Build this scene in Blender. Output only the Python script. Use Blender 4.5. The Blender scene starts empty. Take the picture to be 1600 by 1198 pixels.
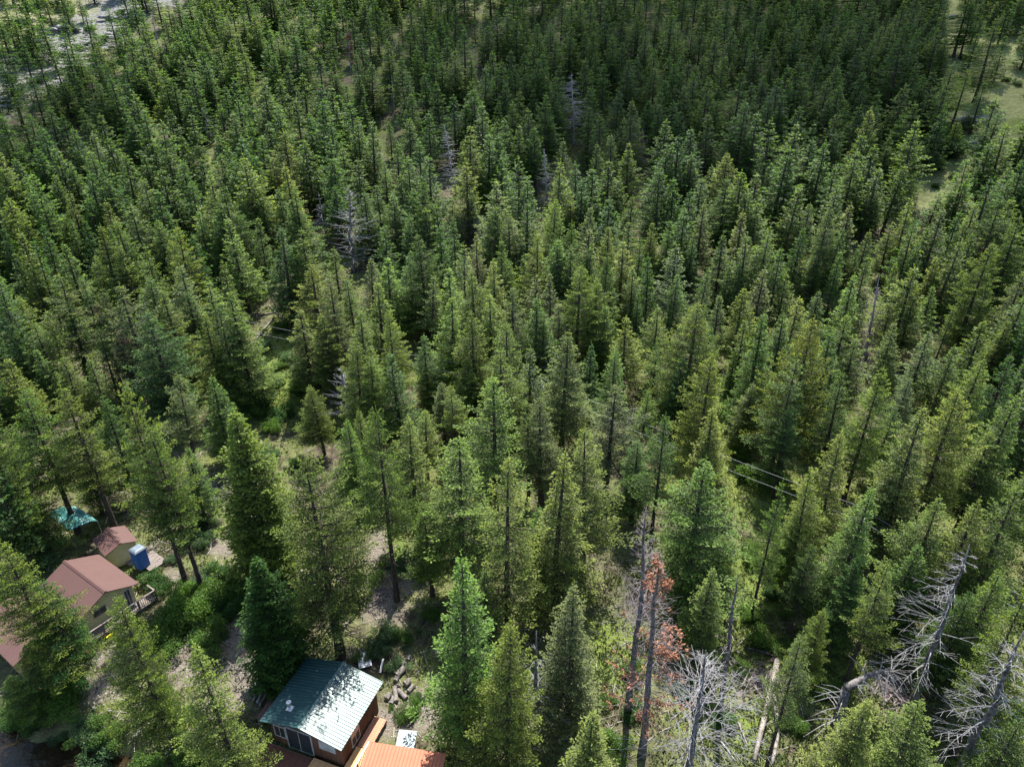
import bpy, math, random
import numpy as np
from mathutils import Vector, Matrix
random.seed(7); RNG = np.random.default_rng(7)
R = math.radians
S = bpy.context.scene

# ------------------------------------------------------------------ camera, sky, sun, exposure
CZ = 45.0; PITCH = R(28); FPX = 1600*24/36
cam = bpy.data.objects.new('camera', bpy.data.cameras.new('camera'))
S.collection.objects.link(cam); S.camera = cam
cam.data.lens = 24; cam.data.sensor_width = 36; cam.data.clip_start = .5; cam.data.clip_end = 3000
cam.location = (0, 0, CZ); cam.rotation_euler = (R(90)-PITCH, 0, 0)
SUN_EL, SUN_AZ = R(61), R(12)          # azimuth measured from +y towards +x
W = bpy.data.worlds.new('World'); S.world = W; W.use_nodes = True
nt = W.node_tree; bg = nt.nodes['Background']
sky = nt.nodes.new('ShaderNodeTexSky'); sky.sky_type = 'NISHITA'; sky.sun_disc = False
sky.sun_elevation = SUN_EL; sky.sun_rotation = SUN_AZ
nt.links.new(sky.outputs[0], bg.inputs[0]); bg.inputs[1].default_value = .115
sl = bpy.data.lights.new('sun', 'SUN'); sl.energy = 4.6; sl.angle = R(.53); sl.color = (1, .96, .89)
so = bpy.data.objects.new('sun', sl); S.collection.objects.link(so)
sd = Vector((math.sin(SUN_AZ)*math.cos(SUN_EL), math.cos(SUN_AZ)*math.cos(SUN_EL), math.sin(SUN_EL)))
so.rotation_euler = sd.to_track_quat('Z', 'Y').to_euler(); so.location = sd*100
S.view_settings.view_transform = 'Standard'; S.view_settings.look = 'None'
S.view_settings.gamma = 1; S.view_settings.exposure = 1.65
S.render.engine = 'CYCLES'
S.cycles.max_bounces = 6; S.cycles.transparent_max_bounces = 16; S.cycles.volume_bounces = 0

# ------------------------------------------------------------------ the lie of the land
def sst(a, b, x):
    t = np.clip((x-a)/(b-a), 0, 1); return t*t*(3-2*t)
def vnoise(x, y, s, seed=0):
    x = np.asarray(x, float)/s+seed*17.3; y = np.asarray(y, float)/s+seed*9.1
    xi = np.floor(x); yi = np.floor(y); fx = x-xi; fy = y-yi
    fx = fx*fx*(3-2*fx); fy = fy*fy*(3-2*fy)
    def hh(a, b):
        v = np.sin(a*127.1+b*311.7+seed*74.7)*43758.5453
        return v-np.floor(v)
    return (hh(xi, yi)*(1-fx)+hh(xi+1, yi)*fx)*(1-fy)+(hh(xi, yi+1)*(1-fx)+hh(xi+1, yi+1)*fx)*fy
def ground(x, y):
    x = np.asarray(x, float); y = np.asarray(y, float)
    def ramp(c, w):                                  # smooth max(0, y-c)
        z = (y-c)/w; return w*np.where(z > 20, z, np.log1p(np.exp(np.minimum(z, 20))))
    h = .03*ramp(36, 4)+.20*ramp(76, 8)+.13*ramp(128, 12)
    h = h-.12*ramp(330, 20)
    h = h+.22*np.maximum(0, x-.42*y-12)*sst(60, 130, y)           # the land climbs to the right
    h = h+.10*np.maximum(0, -x-.5*y-8)*sst(60, 120, y)
    amp = sst(38, 75, y)
    h = h+amp*((vnoise(x, y, 26, 1)-.5)*3.0+(vnoise(x, y, 9, 2)-.5)*.9)+(vnoise(x, y, 4, 3)-.5)*.22
    # gully of the creek, lower right
    g = np.exp(-((x-18.5-(y-36)*.35)/2.6)**2)*sst(28, 33, y)*(1-sst(44, 60, y)); h = h-1.1*g
    sdr = y-(32.6-.25*(x+34))                                     # river bank
    sdr = sdr+(vnoise(x, y, 2.2, 6)-.5)*1.8+(vnoise(x, y, .9, 7)-.5)*.7
    h = h-4.2*(1-sst(-2.2, 1.4, sdr))
    return h
def pix(P):
    P = np.asarray(P, float); x = P[..., 0]; y = P[..., 1]; z = P[..., 2]-CZ
    d = y*math.cos(PITCH)-z*math.sin(PITCH); v = y*math.sin(PITCH)+z*math.cos(PITCH)
    d = np.where(d < .1, .1, d)
    return 800+FPX*x/d, 599-FPX*v/d
TT = np.concatenate([np.arange(20, 160, .25), np.arange(160, 520, .6)])
def ray(px, py):
    u = (px-800)/FPX; v = (599-py)/FPX
    return np.array([u, math.cos(PITCH)+v*math.sin(PITCH), -math.sin(PITCH)+v*math.cos(PITCH)])
def hit(px, py, up=0.0):
    """the point of the land (raised by up) seen at a place of the photograph"""
    d = ray(px, py); P = np.array([0, 0, CZ])+TT[:, None]*d
    f = P[:, 2]-ground(P[:, 0], P[:, 1])-up
    k = np.argmax(f < 0)
    if f[k] >= 0: return None
    a = f[k-1]/(f[k-1]-f[k]) if k > 0 else 0
    return P[max(k-1, 0)]*(1-a)+P[k]*a
def atz(px, py, z):
    d = ray(px, py); t = (z-CZ)/d[2]; return np.array([0, 0, CZ])+t*d
def gz(x, y): return float(ground(x, y))
def place(px, py, hpx):
    """foot and height of an upright thing whose tip shows at (px,py) and which is hpx tall in the picture"""
    H = 13.0
    for _ in range(6):
        P = hit(px, py, H)
        if P is None: return None
        b = pix((P[0], P[1], gz(P[0], P[1])))
        H *= (hpx/max(4, b[1]-py))**.9
        H = min(max(H, .5), 34)
    P = hit(px, py, H)
    if P is None: return None
    return float(P[0]), float(P[1]), gz(P[0], P[1]), H

# ------------------------------------------------------------------ mesh helpers
COL = S.collection
class MB:
    def __init__(s): s.v = []; s.f = []; s.n = 0; s.m = []; s.mi = 0
    def add(s, v, f):
        v = np.asarray(v, float); s.v.append(v)
        for q in f: s.f.append(tuple(int(i)+s.n for i in q)); s.m.append(s.mi)
        s.n += len(v); return s
    def box(s, c, d, rz=0, M=None):
        x, y, z = d[0]/2, d[1]/2, d[2]/2
        v = np.array([(i, j, k) for k in (-z, z) for j in (-y, y) for i in (-x, x)])
        if M is not None: v = v@np.array(M).T
        if rz:
            a, b = math.cos(rz), math.sin(rz); v = np.stack([v[:, 0]*a-v[:, 1]*b, v[:, 0]*b+v[:, 1]*a, v[:, 2]], 1)
        return s.add(v+np.array(c), [(0, 2, 3, 1), (4, 5, 7, 6), (0, 1, 5, 4), (2, 6, 7, 3), (0, 4, 6, 2), (1, 3, 7, 5)])
    def beam(s, a, b, w, h):
        a = np.array(a, float); b = np.array(b, float); d = b-a; L = np.linalg.norm(d); d = d/L
        up = np.array([0, 0, 1.]) if abs(d[2]) < .95 else np.array([1., 0, 0])
        sx = np.cross(d, up); sx /= np.linalg.norm(sx); uz = np.cross(sx, d)
        v = [a+sx*i*w/2+uz*j*h/2 for j in (-1, 1) for i in (-1, 1)]+[b+sx*i*w/2+uz*j*h/2 for j in (-1, 1) for i in (-1, 1)]
        return s.add(v, [(0, 1, 3, 2), (4, 6, 7, 5), (0, 4, 5, 1), (1, 5, 7, 3), (3, 7, 6, 2), (2, 6, 4, 0)])
    def tube(s, pts, rad, n=6, cap=True):
        pts = np.asarray(pts, float); m = len(pts)
        if np.isscalar(rad): rad = [rad]*m
        t = np.gradient(pts, axis=0); t /= np.maximum(np.linalg.norm(t, axis=1), 1e-9)[:, None]
        ref = np.array([0, 0, 1.]) if abs(t[0][2]) < .9 else np.array([1., 0, 0])
        a = np.cross(t, ref); a /= np.maximum(np.linalg.norm(a, axis=1), 1e-9)[:, None]; b = np.cross(t, a)
        th = np.arange(n)*2*math.pi/n
        v = (pts[:, None, :]+np.asarray(rad)[:, None, None]*(a[:, None, :]*np.cos(th)[None, :, None]+b[:, None, :]*np.sin(th)[None, :, None])).reshape(-1, 3)
        f = [(i*n+j, i*n+(j+1) % n, (i+1)*n+(j+1) % n, (i+1)*n+j) for i in range(m-1) for j in range(n)]
        if cap: f += [tuple(range(n-1, -1, -1)), tuple(range((m-1)*n, m*n))]
        return s.add(v, f)
    def mesh(s, name, mats, smooth=False):
        me = bpy.data.meshes.new(name)
        v = np.concatenate(s.v) if s.v else np.zeros((0, 3))
        me.from_pydata(v.tolist(), [], s.f)
        for m in (mats if isinstance(mats, (list, tuple)) else [mats]): me.materials.append(m)
        if max(s.m, default=0) > 0: me.polygons.foreach_set('material_index', s.m)
        if smooth: me.polygons.foreach_set('use_smooth', [True]*len(me.polygons))
        me.update(); return me
    def build(s, name, mats, parent=None, smooth=False, loc=None, rz=0):
        o = bpy.data.objects.new(name, s.mesh(name, mats, smooth)); COL.objects.link(o)
        if parent: o.parent = parent
        if loc is not None: o.location = loc
        if rz: o.rotation_euler.z = rz
        return o
def quads(name, V, attr, mats, attrname='tip'):
    """V: (n,4,3) array of leaf faces"""
    n = len(V); me = bpy.data.meshes.new(name)
    me.vertices.add(n*4); me.vertices.foreach_set('co', V.reshape(-1).astype(np.float32))
    me.loops.add(n*4); me.loops.foreach_set('vertex_index', np.arange(n*4, dtype=np.int32))
    me.polygons.add(n); me.polygons.foreach_set('loop_start', np.arange(n, dtype=np.int32)*4)
    me.polygons.foreach_set('loop_total', np.full(n, 4, dtype=np.int32))
    me.update(calc_edges=True)
    at = me.attributes.new(attrname, 'FLOAT', 'POINT'); at.data.foreach_set('value', np.repeat(attr, 4).astype(np.float32))
    for m in mats: me.materials.append(m)
    return me
def merge(name, A, B_, mats, idxB=1):
    """one mesh out of a leaf mesh and a wood mesh (wood gets material idxB)"""
    va = np.empty(len(A.vertices)*3, np.float32); A.vertices.foreach_get('co', va); va = va.reshape(-1, 3)
    vb = np.empty(len(B_.vertices)*3, np.float32); B_.vertices.foreach_get('co', vb); vb = vb.reshape(-1, 3)
    la = np.empty(len(A.loops), np.int32); A.loops.foreach_get('vertex_index', la)
    lb = np.empty(len(B_.loops), np.int32); B_.loops.foreach_get('vertex_index', lb)
    ta = np.empty(len(A.polygons), np.int32); A.polygons.foreach_get('loop_total', ta)
    tb = np.empty(len(B_.polygons), np.int32); B_.polygons.foreach_get('loop_total', tb)
    me = bpy.data.meshes.new(name); V = np.concatenate([va, vb]); L = np.concatenate([la, lb+len(va)]); T = np.concatenate([ta, tb])
    me.vertices.add(len(V)); me.vertices.foreach_set('co', V.reshape(-1))
    me.loops.add(len(L)); me.loops.foreach_set('vertex_index', L)
    me.polygons.add(len(T)); me.polygons.foreach_set('loop_start', np.concatenate([[0], np.cumsum(T)[:-1]]).astype(np.int32)); me.polygons.foreach_set('loop_total', T)
    me.polygons.foreach_set('material_index', np.concatenate([np.zeros(len(ta), np.int32), np.full(len(tb), idxB, np.int32)]))
    me.update(calc_edges=True)
    tip = np.empty(len(A.vertices), np.float32); A.attributes['tip'].data.foreach_get('value', tip)
    at = me.attributes.new('tip', 'FLOAT', 'POINT'); at.data.foreach_set('value', np.concatenate([tip, np.zeros(len(vb), np.float32)]))
    for m in mats: me.materials.append(m)
    return me
def tag(o, label=None, cat=None, group=None, kind=None):
    if label: o['label'] = label
    if cat: o['category'] = cat
    if group: o['group'] = group
    if kind: o['kind'] = kind
    return o
def thing(name, label, cat, loc=(0, 0, 0), rz=0, group=None):
    o = bpy.data.objects.new(name, None); COL.objects.link(o); o.location = loc; o.rotation_euler = (0, 0, rz)
    o.empty_display_size = .3
    return tag(o, label, cat, group)

# ------------------------------------------------------------------ materials
def newmat(name, rough=.8, spec=.3, metal=0):
    m = bpy.data.materials.new(name); m.use_nodes = True; b = m.node_tree.nodes['Principled BSDF']
    b.inputs['Roughness'].default_value = rough; b.inputs['Specular IOR Level'].default_value = spec; b.inputs['Metallic'].default_value = metal
    return m, m.node_tree, b
def N(t, ty, **k):
    n = t.nodes.new(ty)
    for a, b in k.items(): setattr(n, a, b)
    return n
def mixc(t, fac, a, b, blend='MIX'):
    n = N(t, 'ShaderNodeMix', data_type='RGBA', blend_type=blend)
    for sock, v in ((n.inputs[0], fac), (n.inputs[6], a), (n.inputs[7], b)):
        if isinstance(v, bpy.types.NodeSocket): t.links.new(v, sock)
        elif isinstance(v, (tuple, list)): sock.default_value = (*v, 1) if len(v) == 3 else v
        else: sock.default_value = v
    return n.outputs[2]
def math_(t, op, a, b=None, c=None, clamp=False):
    n = N(t, 'ShaderNodeMath', operation=op, use_clamp=clamp)
    for i, v in enumerate((a, b, c)):
        if v is None: continue
        if isinstance(v, bpy.types.NodeSocket): t.links.new(v, n.inputs[i])
        else: n.inputs[i].default_value = v
    return n.outputs[0]
def noise(t, scale, detail=4, coord='Object', rough=.55, vec=None):
    tc = N(t, 'ShaderNodeTexCoord'); n = N(t, 'ShaderNodeTexNoise'); n.inputs['Scale'].default_value = scale
    n.inputs['Detail'].default_value = detail; n.inputs['Roughness'].default_value = rough
    t.links.new(vec if vec else tc.outputs[coord], n.inputs['Vector']); return n.outputs['Fac']
def ramp(t, fac, stops):
    n = N(t, 'ShaderNodeValToRGB'); e = n.color_ramp.elements
    while len(e) < len(stops): e.new(.5)
    for i, (p, c) in enumerate(stops): e[i].position = p; e[i].color = (*c, 1) if len(c) == 3 else c
    t.links.new(fac, n.inputs[0]); return n.outputs[0]
def bump(t, b, h, strength=.4, dist=.02):
    n = N(t, 'ShaderNodeBump'); n.inputs['Strength'].default_value = strength; n.inputs['Distance'].default_value = dist
    t.links.new(h, n.inputs['Height']); t.links.new(n.outputs[0], b.inputs['Normal'])
def plain(name, c1, c2, scale=3, rough=.8, spec=.3, metal=0, bmp=0, dist=.01):
    m, t, b = newmat(name, rough, spec, metal); f = noise(t, scale, 6)
    t.links.new(ramp(t, f, [(.35, c1), (.65, c2)]), b.inputs['Base Color'])
    if bmp: bump(t, b, noise(t, scale*4, 5), bmp, dist)
    return m
def wood(name, c1, c2, scale=1.5, stretch=(14, 1, 14), rough=.85):
    m, t, b = newmat(name, rough, .2); tc = N(t, 'ShaderNodeTexCoord'); mp = N(t, 'ShaderNodeMapping')
    mp.inputs['Scale'].default_value = stretch; t.links.new(tc.outputs['Object'], mp.inputs[0])
    f = noise(t, scale, 6, vec=mp.outputs[0]); t.links.new(ramp(t, f, [(.3, c1), (.7, c2)]), b.inputs['Base Color'])
    bump(t, b, f, .3, .01); return m

def foliage(name, mode):
    """mode 'color': the leaf colour is the object's own colour; 'random': picked per tree"""
    m, t, b = newmat(name, .62, .28)
    oi = N(t, 'ShaderNodeObjectInfo'); at = N(t, 'ShaderNodeAttribute', attribute_name='tip')
    if mode == 'color': base = oi.outputs['Color']
    else:
        base = ramp(t, oi.outputs['Random'], [(0, (.021, .047, .020)), (.2, (.029, .060, .023)), (.4, (.040, .073, .027)), (.55, (.032, .058, .031)), (.75, (.046, .073, .029)), (.9, (.038, .063, .032)), (1, (.052, .075, .031))])
    new = mixc(t, 1.0, base, (2.12, 2.1, 1.45), 'MULTIPLY')  # young growth at shoot ends, colour raised further to paint in sunlit tips
    old = mixc(t, 1.0, base, (.74, .80, .80), 'MULTIPLY')  # older needles, held darker for painted contrast with the bright tips
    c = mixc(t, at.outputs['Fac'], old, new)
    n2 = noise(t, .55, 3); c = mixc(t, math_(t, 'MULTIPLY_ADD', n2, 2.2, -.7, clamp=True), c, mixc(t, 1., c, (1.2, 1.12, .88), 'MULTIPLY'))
    t.links.new(c, b.inputs['Base Color'])
    tr = N(t, 'ShaderNodeBsdfTranslucent'); t.links.new(mixc(t, 1., c, (1.9, 1.9, .7), 'MULTIPLY'), tr.inputs[0])
    mx = N(t, 'ShaderNodeMixShader'); mx.inputs[0].default_value = .46
    t.links.new(b.outputs[0], mx.inputs[1]); t.links.new(tr.outputs[0], mx.inputs[2])
    t.links.new(mx.outputs[0], t.nodes['Material Output'].inputs[0]); return m
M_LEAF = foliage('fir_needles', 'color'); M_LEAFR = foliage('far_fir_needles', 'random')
M_BARK = plain('fir_bark', (.022, .018, .016), (.075, .060, .050), 5, .95, .1, bmp=.6, dist=.04)
M_GREY = plain('weathered_dead_wood', (.11, .105, .105), (.31, .30, .295), 6, .8, .2, bmp=.4)
M_SNAG = plain('dark_dead_bark', (.045, .04, .038), (.17, .155, .15), 3, .9, .2, bmp=.5, dist=.02)
M_PURP = plain('fine_dead_twigs', (.10, .08, .08), (.27, .23, .22), 4, .9, .15)
M_LOG = plain('bleached_log', (.10, .088, .076), (.25, .225, .195), 3, .85, .2, bmp=.4)

# ------------------------------------------------------------------ ground
def inpoly(x, y, poly):
    x = np.asarray(x); c = np.zeros(x.shape, bool); j = len(poly)-1
    for i in range(len(poly)):
        xi, yi = poly[i]; xj, yj = poly[j]
        c ^= ((yi > y) != (yj > y)) & (x < (xj-xi)*(y-yi)/((yj-yi) or 1e-9)+xi); j = i
    return c
def blob(px, py, cx, cy, rx, ry): return np.exp(-((px-cx)/rx)**2-((py-cy)/ry)**2)
def masks(x, y, z):
    px, py = pix(np.stack([x, y, z], -1)); fr = (y > 5)
    g = np.zeros(x.shape)                                    # bare pale gravel and dirt
    for b in ((275, 1040, 55, 45), (372, 1000, 34, 50), (385, 1060, 40, 40), (345, 1095, 45, 30), (150, 1080, 45, 30), (180, 1030, 45, 22), (660, 1110, 70, 45), (600, 1130, 40, 40),
              (300, 790, 40, 30), (345, 850, 25, 30), (270, 905, 20, 30), (640, 905, 50, 35), (590, 860, 25, 45), (600, 950, 50, 40), (1245, 960, 30, 25), (1300, 945, 30, 40), (1160, 1085, 20, 25), (310, 1010, 40, 30)):
        g = np.maximum(g, blob(px, py, *b))
    gr = np.zeros(x.shape)                                   # lush grass
    for b in ((960, 1030, 45, 60), (1170, 1100, 60, 90), (1160, 900, 50, 60), (1180, 960, 35, 30), (1290, 1050, 60, 50), (205, 470, 30, 18), (840, 560, 40, 30), (870, 620, 40, 40), (1180, 780, 60, 40), (1400, 770, 40, 40),
              (620, 870, 20, 25), (1540, 170, 70, 60), (1490, 270, 60, 40), (1600, 90, 60, 60), (1500, 40, 25, 60), (5, 390, 25, 20), (1480, 1190, 90, 40), (1500, 230, 40, 40), (1130, 690, 60, 60), (430, 600, 60, 60)):
        gr = np.maximum(gr, blob(px, py, *b))
    sc = inpoly(px, py, [(-400, 260), (-200, 190), (0, 95), (60, 55), (140, 15), (150, -60), (330, -60), (215, 50), (150, 85), (110, 125), (60, 150), (0, 190), (-400, 330)]).astype(float)
    up = inpoly(px, py, [(-600, 260), (0, 95), (150, 10), (150, -200), (-600, -200)]).astype(float)
    dry = inpoly(px, py, [(1450, 330), (1400, 300), (1520, 150), (1470, 60), (1480, -100), (2200, -100), (2200, 200), (1580, 180), (1540, 260)]).astype(float)
    return g*fr, gr*fr, sc*fr, up*fr, dry*fr
def build_ground():
    xs = np.concatenate([np.linspace(-420, -90, 60)[:-1], np.linspace(-90, 90, 210), np.linspace(90, 420, 60)[1:]])
    ys = np.concatenate([np.linspace(-60, 24, 22)[:-1], np.linspace(24, 120, 170), np.linspace(120, 300, 110)[1:], np.linspace(300, 620, 40)[1:]])
    X, Y = np.meshgrid(xs, ys); Z = ground(X, Y)
    nx, ny = len(xs), len(ys); me = bpy.data.meshes.new('ground')
    i = np.arange(nx*ny).reshape(ny, nx)
    F = np.stack([i[:-1, :-1], i[:-1, 1:], i[1:, 1:], i[1:, :-1]], -1).reshape(-1, 4)
    me.vertices.add(nx*ny); me.vertices.foreach_set('co', np.stack([X, Y, Z], -1).reshape(-1).astype(np.float32))
    me.loops.add(F.size); me.loops.foreach_set('vertex_index', F.reshape(-1).astype(np.int32))
    me.polygons.add(len(F)); me.polygons.foreach_set('loop_start', np.arange(len(F), dtype=np.int32)*4); me.polygons.foreach_set('loop_total', np.full(len(F), 4, np.int32))
    me.update(calc_edges=True); me.polygons.foreach_set('use_smooth', [True]*len(F))
    for nme, a in zip(('gravel', 'grass', 'scree', 'upper', 'dry'), masks(X, Y, Z)):
        at = me.attributes.new(nme, 'FLOAT', 'POINT'); at.data.foreach_set('value', a.reshape(-1).astype(np.float32))
    m, t, b = newmat('forest_floor', .95, .15)
    A = lambda n: N(t, 'ShaderNodeAttribute', attribute_name=n).outputs['Fac']
    n1 = noise(t, .22, 6); n2 = noise(t, 1.3, 6); n3 = noise(t, 7, 5); n4 = noise(t, 18, 3)
    duff = ramp(t, n2, [(.3, (.030, .024, .017)), (.5, (.066, .052, .037)), (.72, (.125, .105, .08))])
    duff = mixc(t, math_(t, 'MULTIPLY', math_(t, 'SUBTRACT', n3, .5), 1.6, clamp=True), duff, (.20, .17, .135))
    gcol = ramp(t, n3, [(.25, (.032, .055, .012)), (.5, (.085, .125, .028)), (.75, (.16, .19, .05))])
    gcol = mixc(t, math_(t, 'MULTIPLY_ADD', n1, 1.6, -.6, clamp=True), gcol, mixc(t, 1., gcol, (1.35, 1.05, .75), 'MULTIPLY'))
    gf = math_(t, 'MULTIPLY_ADD', n1, 2.6, -.92); gf = math_(t, 'ADD', gf, math_(t, 'MULTIPLY_ADD', n2, 1.6, -.8))
    gf = math_(t, 'ADD', gf, math_(t, 'MULTIPLY', A('grass'), 1.1), clamp=True)
    c = mixc(t, gf, duff, gcol)
    gv = ramp(t, n3, [(.3, (.085, .070, .054)), (.6, (.160, .138, .112)), (.8, (.25, .228, .198))])
    gvf = math_(t, 'MULTIPLY_ADD', A('gravel'), 2.0, math_(t, 'MULTIPLY_ADD', n2, 2.0, -1.75), clamp=True)
    c = mixc(t, gvf, c, gv)
    dg = ramp(t, n2, [(.3, (.10, .115, .045)), (.6, (.19, .20, .085)), (.8, (.26, .25, .14))])
    c = mixc(t, math_(t, 'MULTIPLY', A('dry'), .9), c, dg)
    up = ramp(t, n2, [(.3, (.10, .11, .045)), (.6, (.20, .19, .11)), (.75, (.32, .30, .25))])
    c = mixc(t, A('upper'), c, up)
    scc = ramp(t, n3, [(.3, (.10, .10, .108)), (.6, (.19, .19, .195)), (.8, (.28, .275, .27))])
    c = mixc(t, math_(t, 'MULTIPLY', A('scree'), ramp(t, n2, [(.42, (.1, .1, .1)), (.52, (1, 1, 1))])), c, scc)
    t.links.new(c, b.inputs['Base Color'])
    bump(t, b, math_(t, 'ADD', n3, math_(t, 'MULTIPLY', n4, .5)), .9, .12)
    me.materials.append(m); o = bpy.data.objects.new('ground', me); COL.objects.link(o); tag(o, kind='structure')
build_ground()
# river
m, t, b = newmat('river_water', .16, .3); f = noise(t, 2.2, 4)
t.links.new(ramp(t, noise(t, .5, 3), [(.3, (.008, .006, .003)), (.7, (.030, .021, .009))]), b.inputs['Base Color']); bump(t, b, f, .8, .12)
r = MB(); r.add([(-420, -60, -1.9), (420, -60, -1.9), (420, 60, -1.9), (-420, 60, -1.9)], [(0, 1, 2, 3)])
# trimmed to the river bed: the water sheet ends under the bank
r.v[0][:] = [(-420, -60, -1.9), (300, -60, -1.9), (60, 10.2, -1.9), (-200, 75, -1.9)]
tag(r.build('river', m), kind='structure')

# ------------------------------------------------------------------ conifers
def rot_about(v, ax, ang):
    c, s = np.cos(ang)[..., None], np.sin(ang)[..., None]
    return v*c+np.cross(ax, v)*s+ax*(np.sum(ax*v, -1)[..., None])*(1-c)
def norm(v): return v/np.maximum(np.linalg.norm(v, axis=-1), 1e-9)[..., None]
def kites(P, D, Nn, L, Wd):
    S_ = norm(np.cross(D, Nn)); mid = P+D*(L*.45)[:, None]
    return np.stack([P, mid+S_*(Wd/2)[:, None], P+D*L[:, None], mid-S_*(Wd/2)[:, None]], 1)
def fir(seed, H=18., Rr=3.1, base=.14, whorls=42, per=6, tw=.36, cl=.30, cs=.34, cross=True, power=.8, irr=.25, droop=-.22, lean=.0, keep=1.0, wood_lvl=1, dead=0, rbase=.24):
    g = np.random.default_rng(seed); P = []; D = []; L = []; T = []; wd = MB(); pha = g.uniform(0, 6.3, 3)
    for i in range(whorls):
        t = (i+g.uniform(0, .9))/whorls; z = H*(base+(1-base)*t)
        prof = (1-t)**power*min(1, ((t+.04)/.16))**.45*min(1, (1-t)/.30)**.30
        n = max(2, int(round(per*(1-.45*t)+g.uniform(-1, 1))))
        a0 = g.uniform(0, 6.3)
        for k in range(n):
            if g.random() > keep: continue
            az = a0+k*2*math.pi/n+g.normal(0, .25)
            azm = 1+irr*(.6*math.sin(az+pha[0]+t*3)+.5*math.sin(2*az+pha[1]-t*5))
            ln = Rr*prof*g.uniform(.5, 1.22)*azm+.13
            el = droop+(.62-droop)*t**2.0+g.normal(0, .09)
            h = np.array([math.cos(az), math.sin(az), 0]); side = np.array([-h[1], h[0], 0])
            s = lambda q: np.array([0, 0, z])+np.outer(q*ln*math.cos(el), h)+np.outer(ln*(q*math.sin(el)+.20*q*q), [0, 0, 1])
            if wood_lvl and ln > .8: wd.tube(s(np.array([0, .35, .8])), [.045*ln/3+.012, .03*ln/3+.01, .008], 3, False)
            q = np.arange(.16 if ln < 1.5 else .24, 1.0, max(.04, tw/ln*.62)); q = q+g.uniform(-.02, .02, len(q))
            base_p = s(q)
            for sgn in (-1, 1):
                tl = (.46*ln*(1-q)+.22)*g.uniform(.7, 1.2, len(q)); tl = np.minimum(tl, 1.5)
                ang = g.uniform(.65, 1.15, len(q))
                d = norm(np.cos(ang)[:, None]*h+sgn*np.sin(ang)[:, None]*side+np.array([0, 0, 1])*g.normal(.02, .14, len(q))[:, None])
                nc = np.maximum(1, np.ceil(tl/cl)).astype(int)
                for j in range(int(nc.max())):
                    mk = nc > j
                    if not mk.any(): break
                    pp = base_p[mk]+d[mk]*(tl[mk]*(j+.15)/nc[mk])[:, None]
                    P.append(pp+g.normal(0, .05, pp.shape)); dd = norm(d[mk]+g.normal(0, .38, pp.shape)+np.array([0, 0, .12])); D.append(dd)
                    L.append(cs*g.uniform(.7, 1.35, len(pp))); last = (nc[mk]-1 == j)
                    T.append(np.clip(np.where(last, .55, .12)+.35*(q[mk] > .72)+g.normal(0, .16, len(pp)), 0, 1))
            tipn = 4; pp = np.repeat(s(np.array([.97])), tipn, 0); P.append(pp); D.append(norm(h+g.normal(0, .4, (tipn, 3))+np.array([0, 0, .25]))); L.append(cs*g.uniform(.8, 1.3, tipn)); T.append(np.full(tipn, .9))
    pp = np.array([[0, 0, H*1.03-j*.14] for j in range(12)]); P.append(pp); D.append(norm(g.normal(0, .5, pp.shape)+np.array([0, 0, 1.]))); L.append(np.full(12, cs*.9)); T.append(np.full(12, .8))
    P = np.concatenate(P); D = np.concatenate(D); L = np.concatenate(L); T = np.concatenate(T)
    up = norm(g.normal(0, .42 if cross else .75, D.shape)+np.array([0, 0, 1.])); A = kites(P, D, up, L, L*g.uniform(.32, .44, len(L)))
    if cross:
        B2 = kites(P, norm(D+g.normal(0, .3, D.shape)), norm(np.cross(D, up)+g.normal(0, .3, D.shape)), L*.85, L*.36)
        A = np.concatenate([A, B2]); T = np.concatenate([T, T])
    for k in range(dead):                      # dead lower limbs still on the stem
        z = H*g.uniform(base*.35, base+.12); az = g.uniform(0, 6.3); h = np.array([math.cos(az), math.sin(az), 0]); ln = g.uniform(.8, Rr*.8)
        p0 = np.array([0, 0, z]); wd.tube([p0, p0+h*ln*.5+np.array([0, 0, -.05*ln]), p0+h*ln+np.array([0, 0, .1*ln-.1])], [.035, .022, .008], 3, False)
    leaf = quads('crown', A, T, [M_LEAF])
    # trunk
    g2 = np.linspace(0, 1, 9); wob = np.cumsum(g.normal(0, .03, (9, 2)), 0)*(1-g2)[:, None]
    tk = MB(); pts = np.concatenate([wob-wob[0], (g2*H*.98)[:, None]], 1); pts[0, 2] = -.8
    rr = rbase*(1-g2)**.8*np.array([1.45]+[1.05]+[1]*7)+.02; tk.tube(pts, rr, 7 if cross else 5, False)
    return leaf, wd, tk
def make_proto(seed, lod, **k):
    leaf, wd, tk = fir(seed, cross=lod == 0, **k)
    trunk = tk.mesh('trunk', [M_BARK], True)
    if wd.n:
        w = wd.mesh('w', [M_BARK]); crown = merge('crown', leaf, w, [M_LEAF if lod < 2 else M_LEAFR, M_BARK])
    else: crown = leaf
    if lod == 2: crown.materials[0] = M_LEAFR
    k.setdefault('H', 18.)
    co = np.empty(len(crown.vertices)*3, np.float32); crown.vertices.foreach_get('co', co); co = co.reshape(-1, 3)
    rad = float(np.percentile(np.hypot(co[:, 0], co[:, 1]), 97))
    return dict(crown=crown, trunk=trunk, H=k['H'], W=2*rad)
HK = dict(tw=.235, cl=.175, cs=.19)
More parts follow.
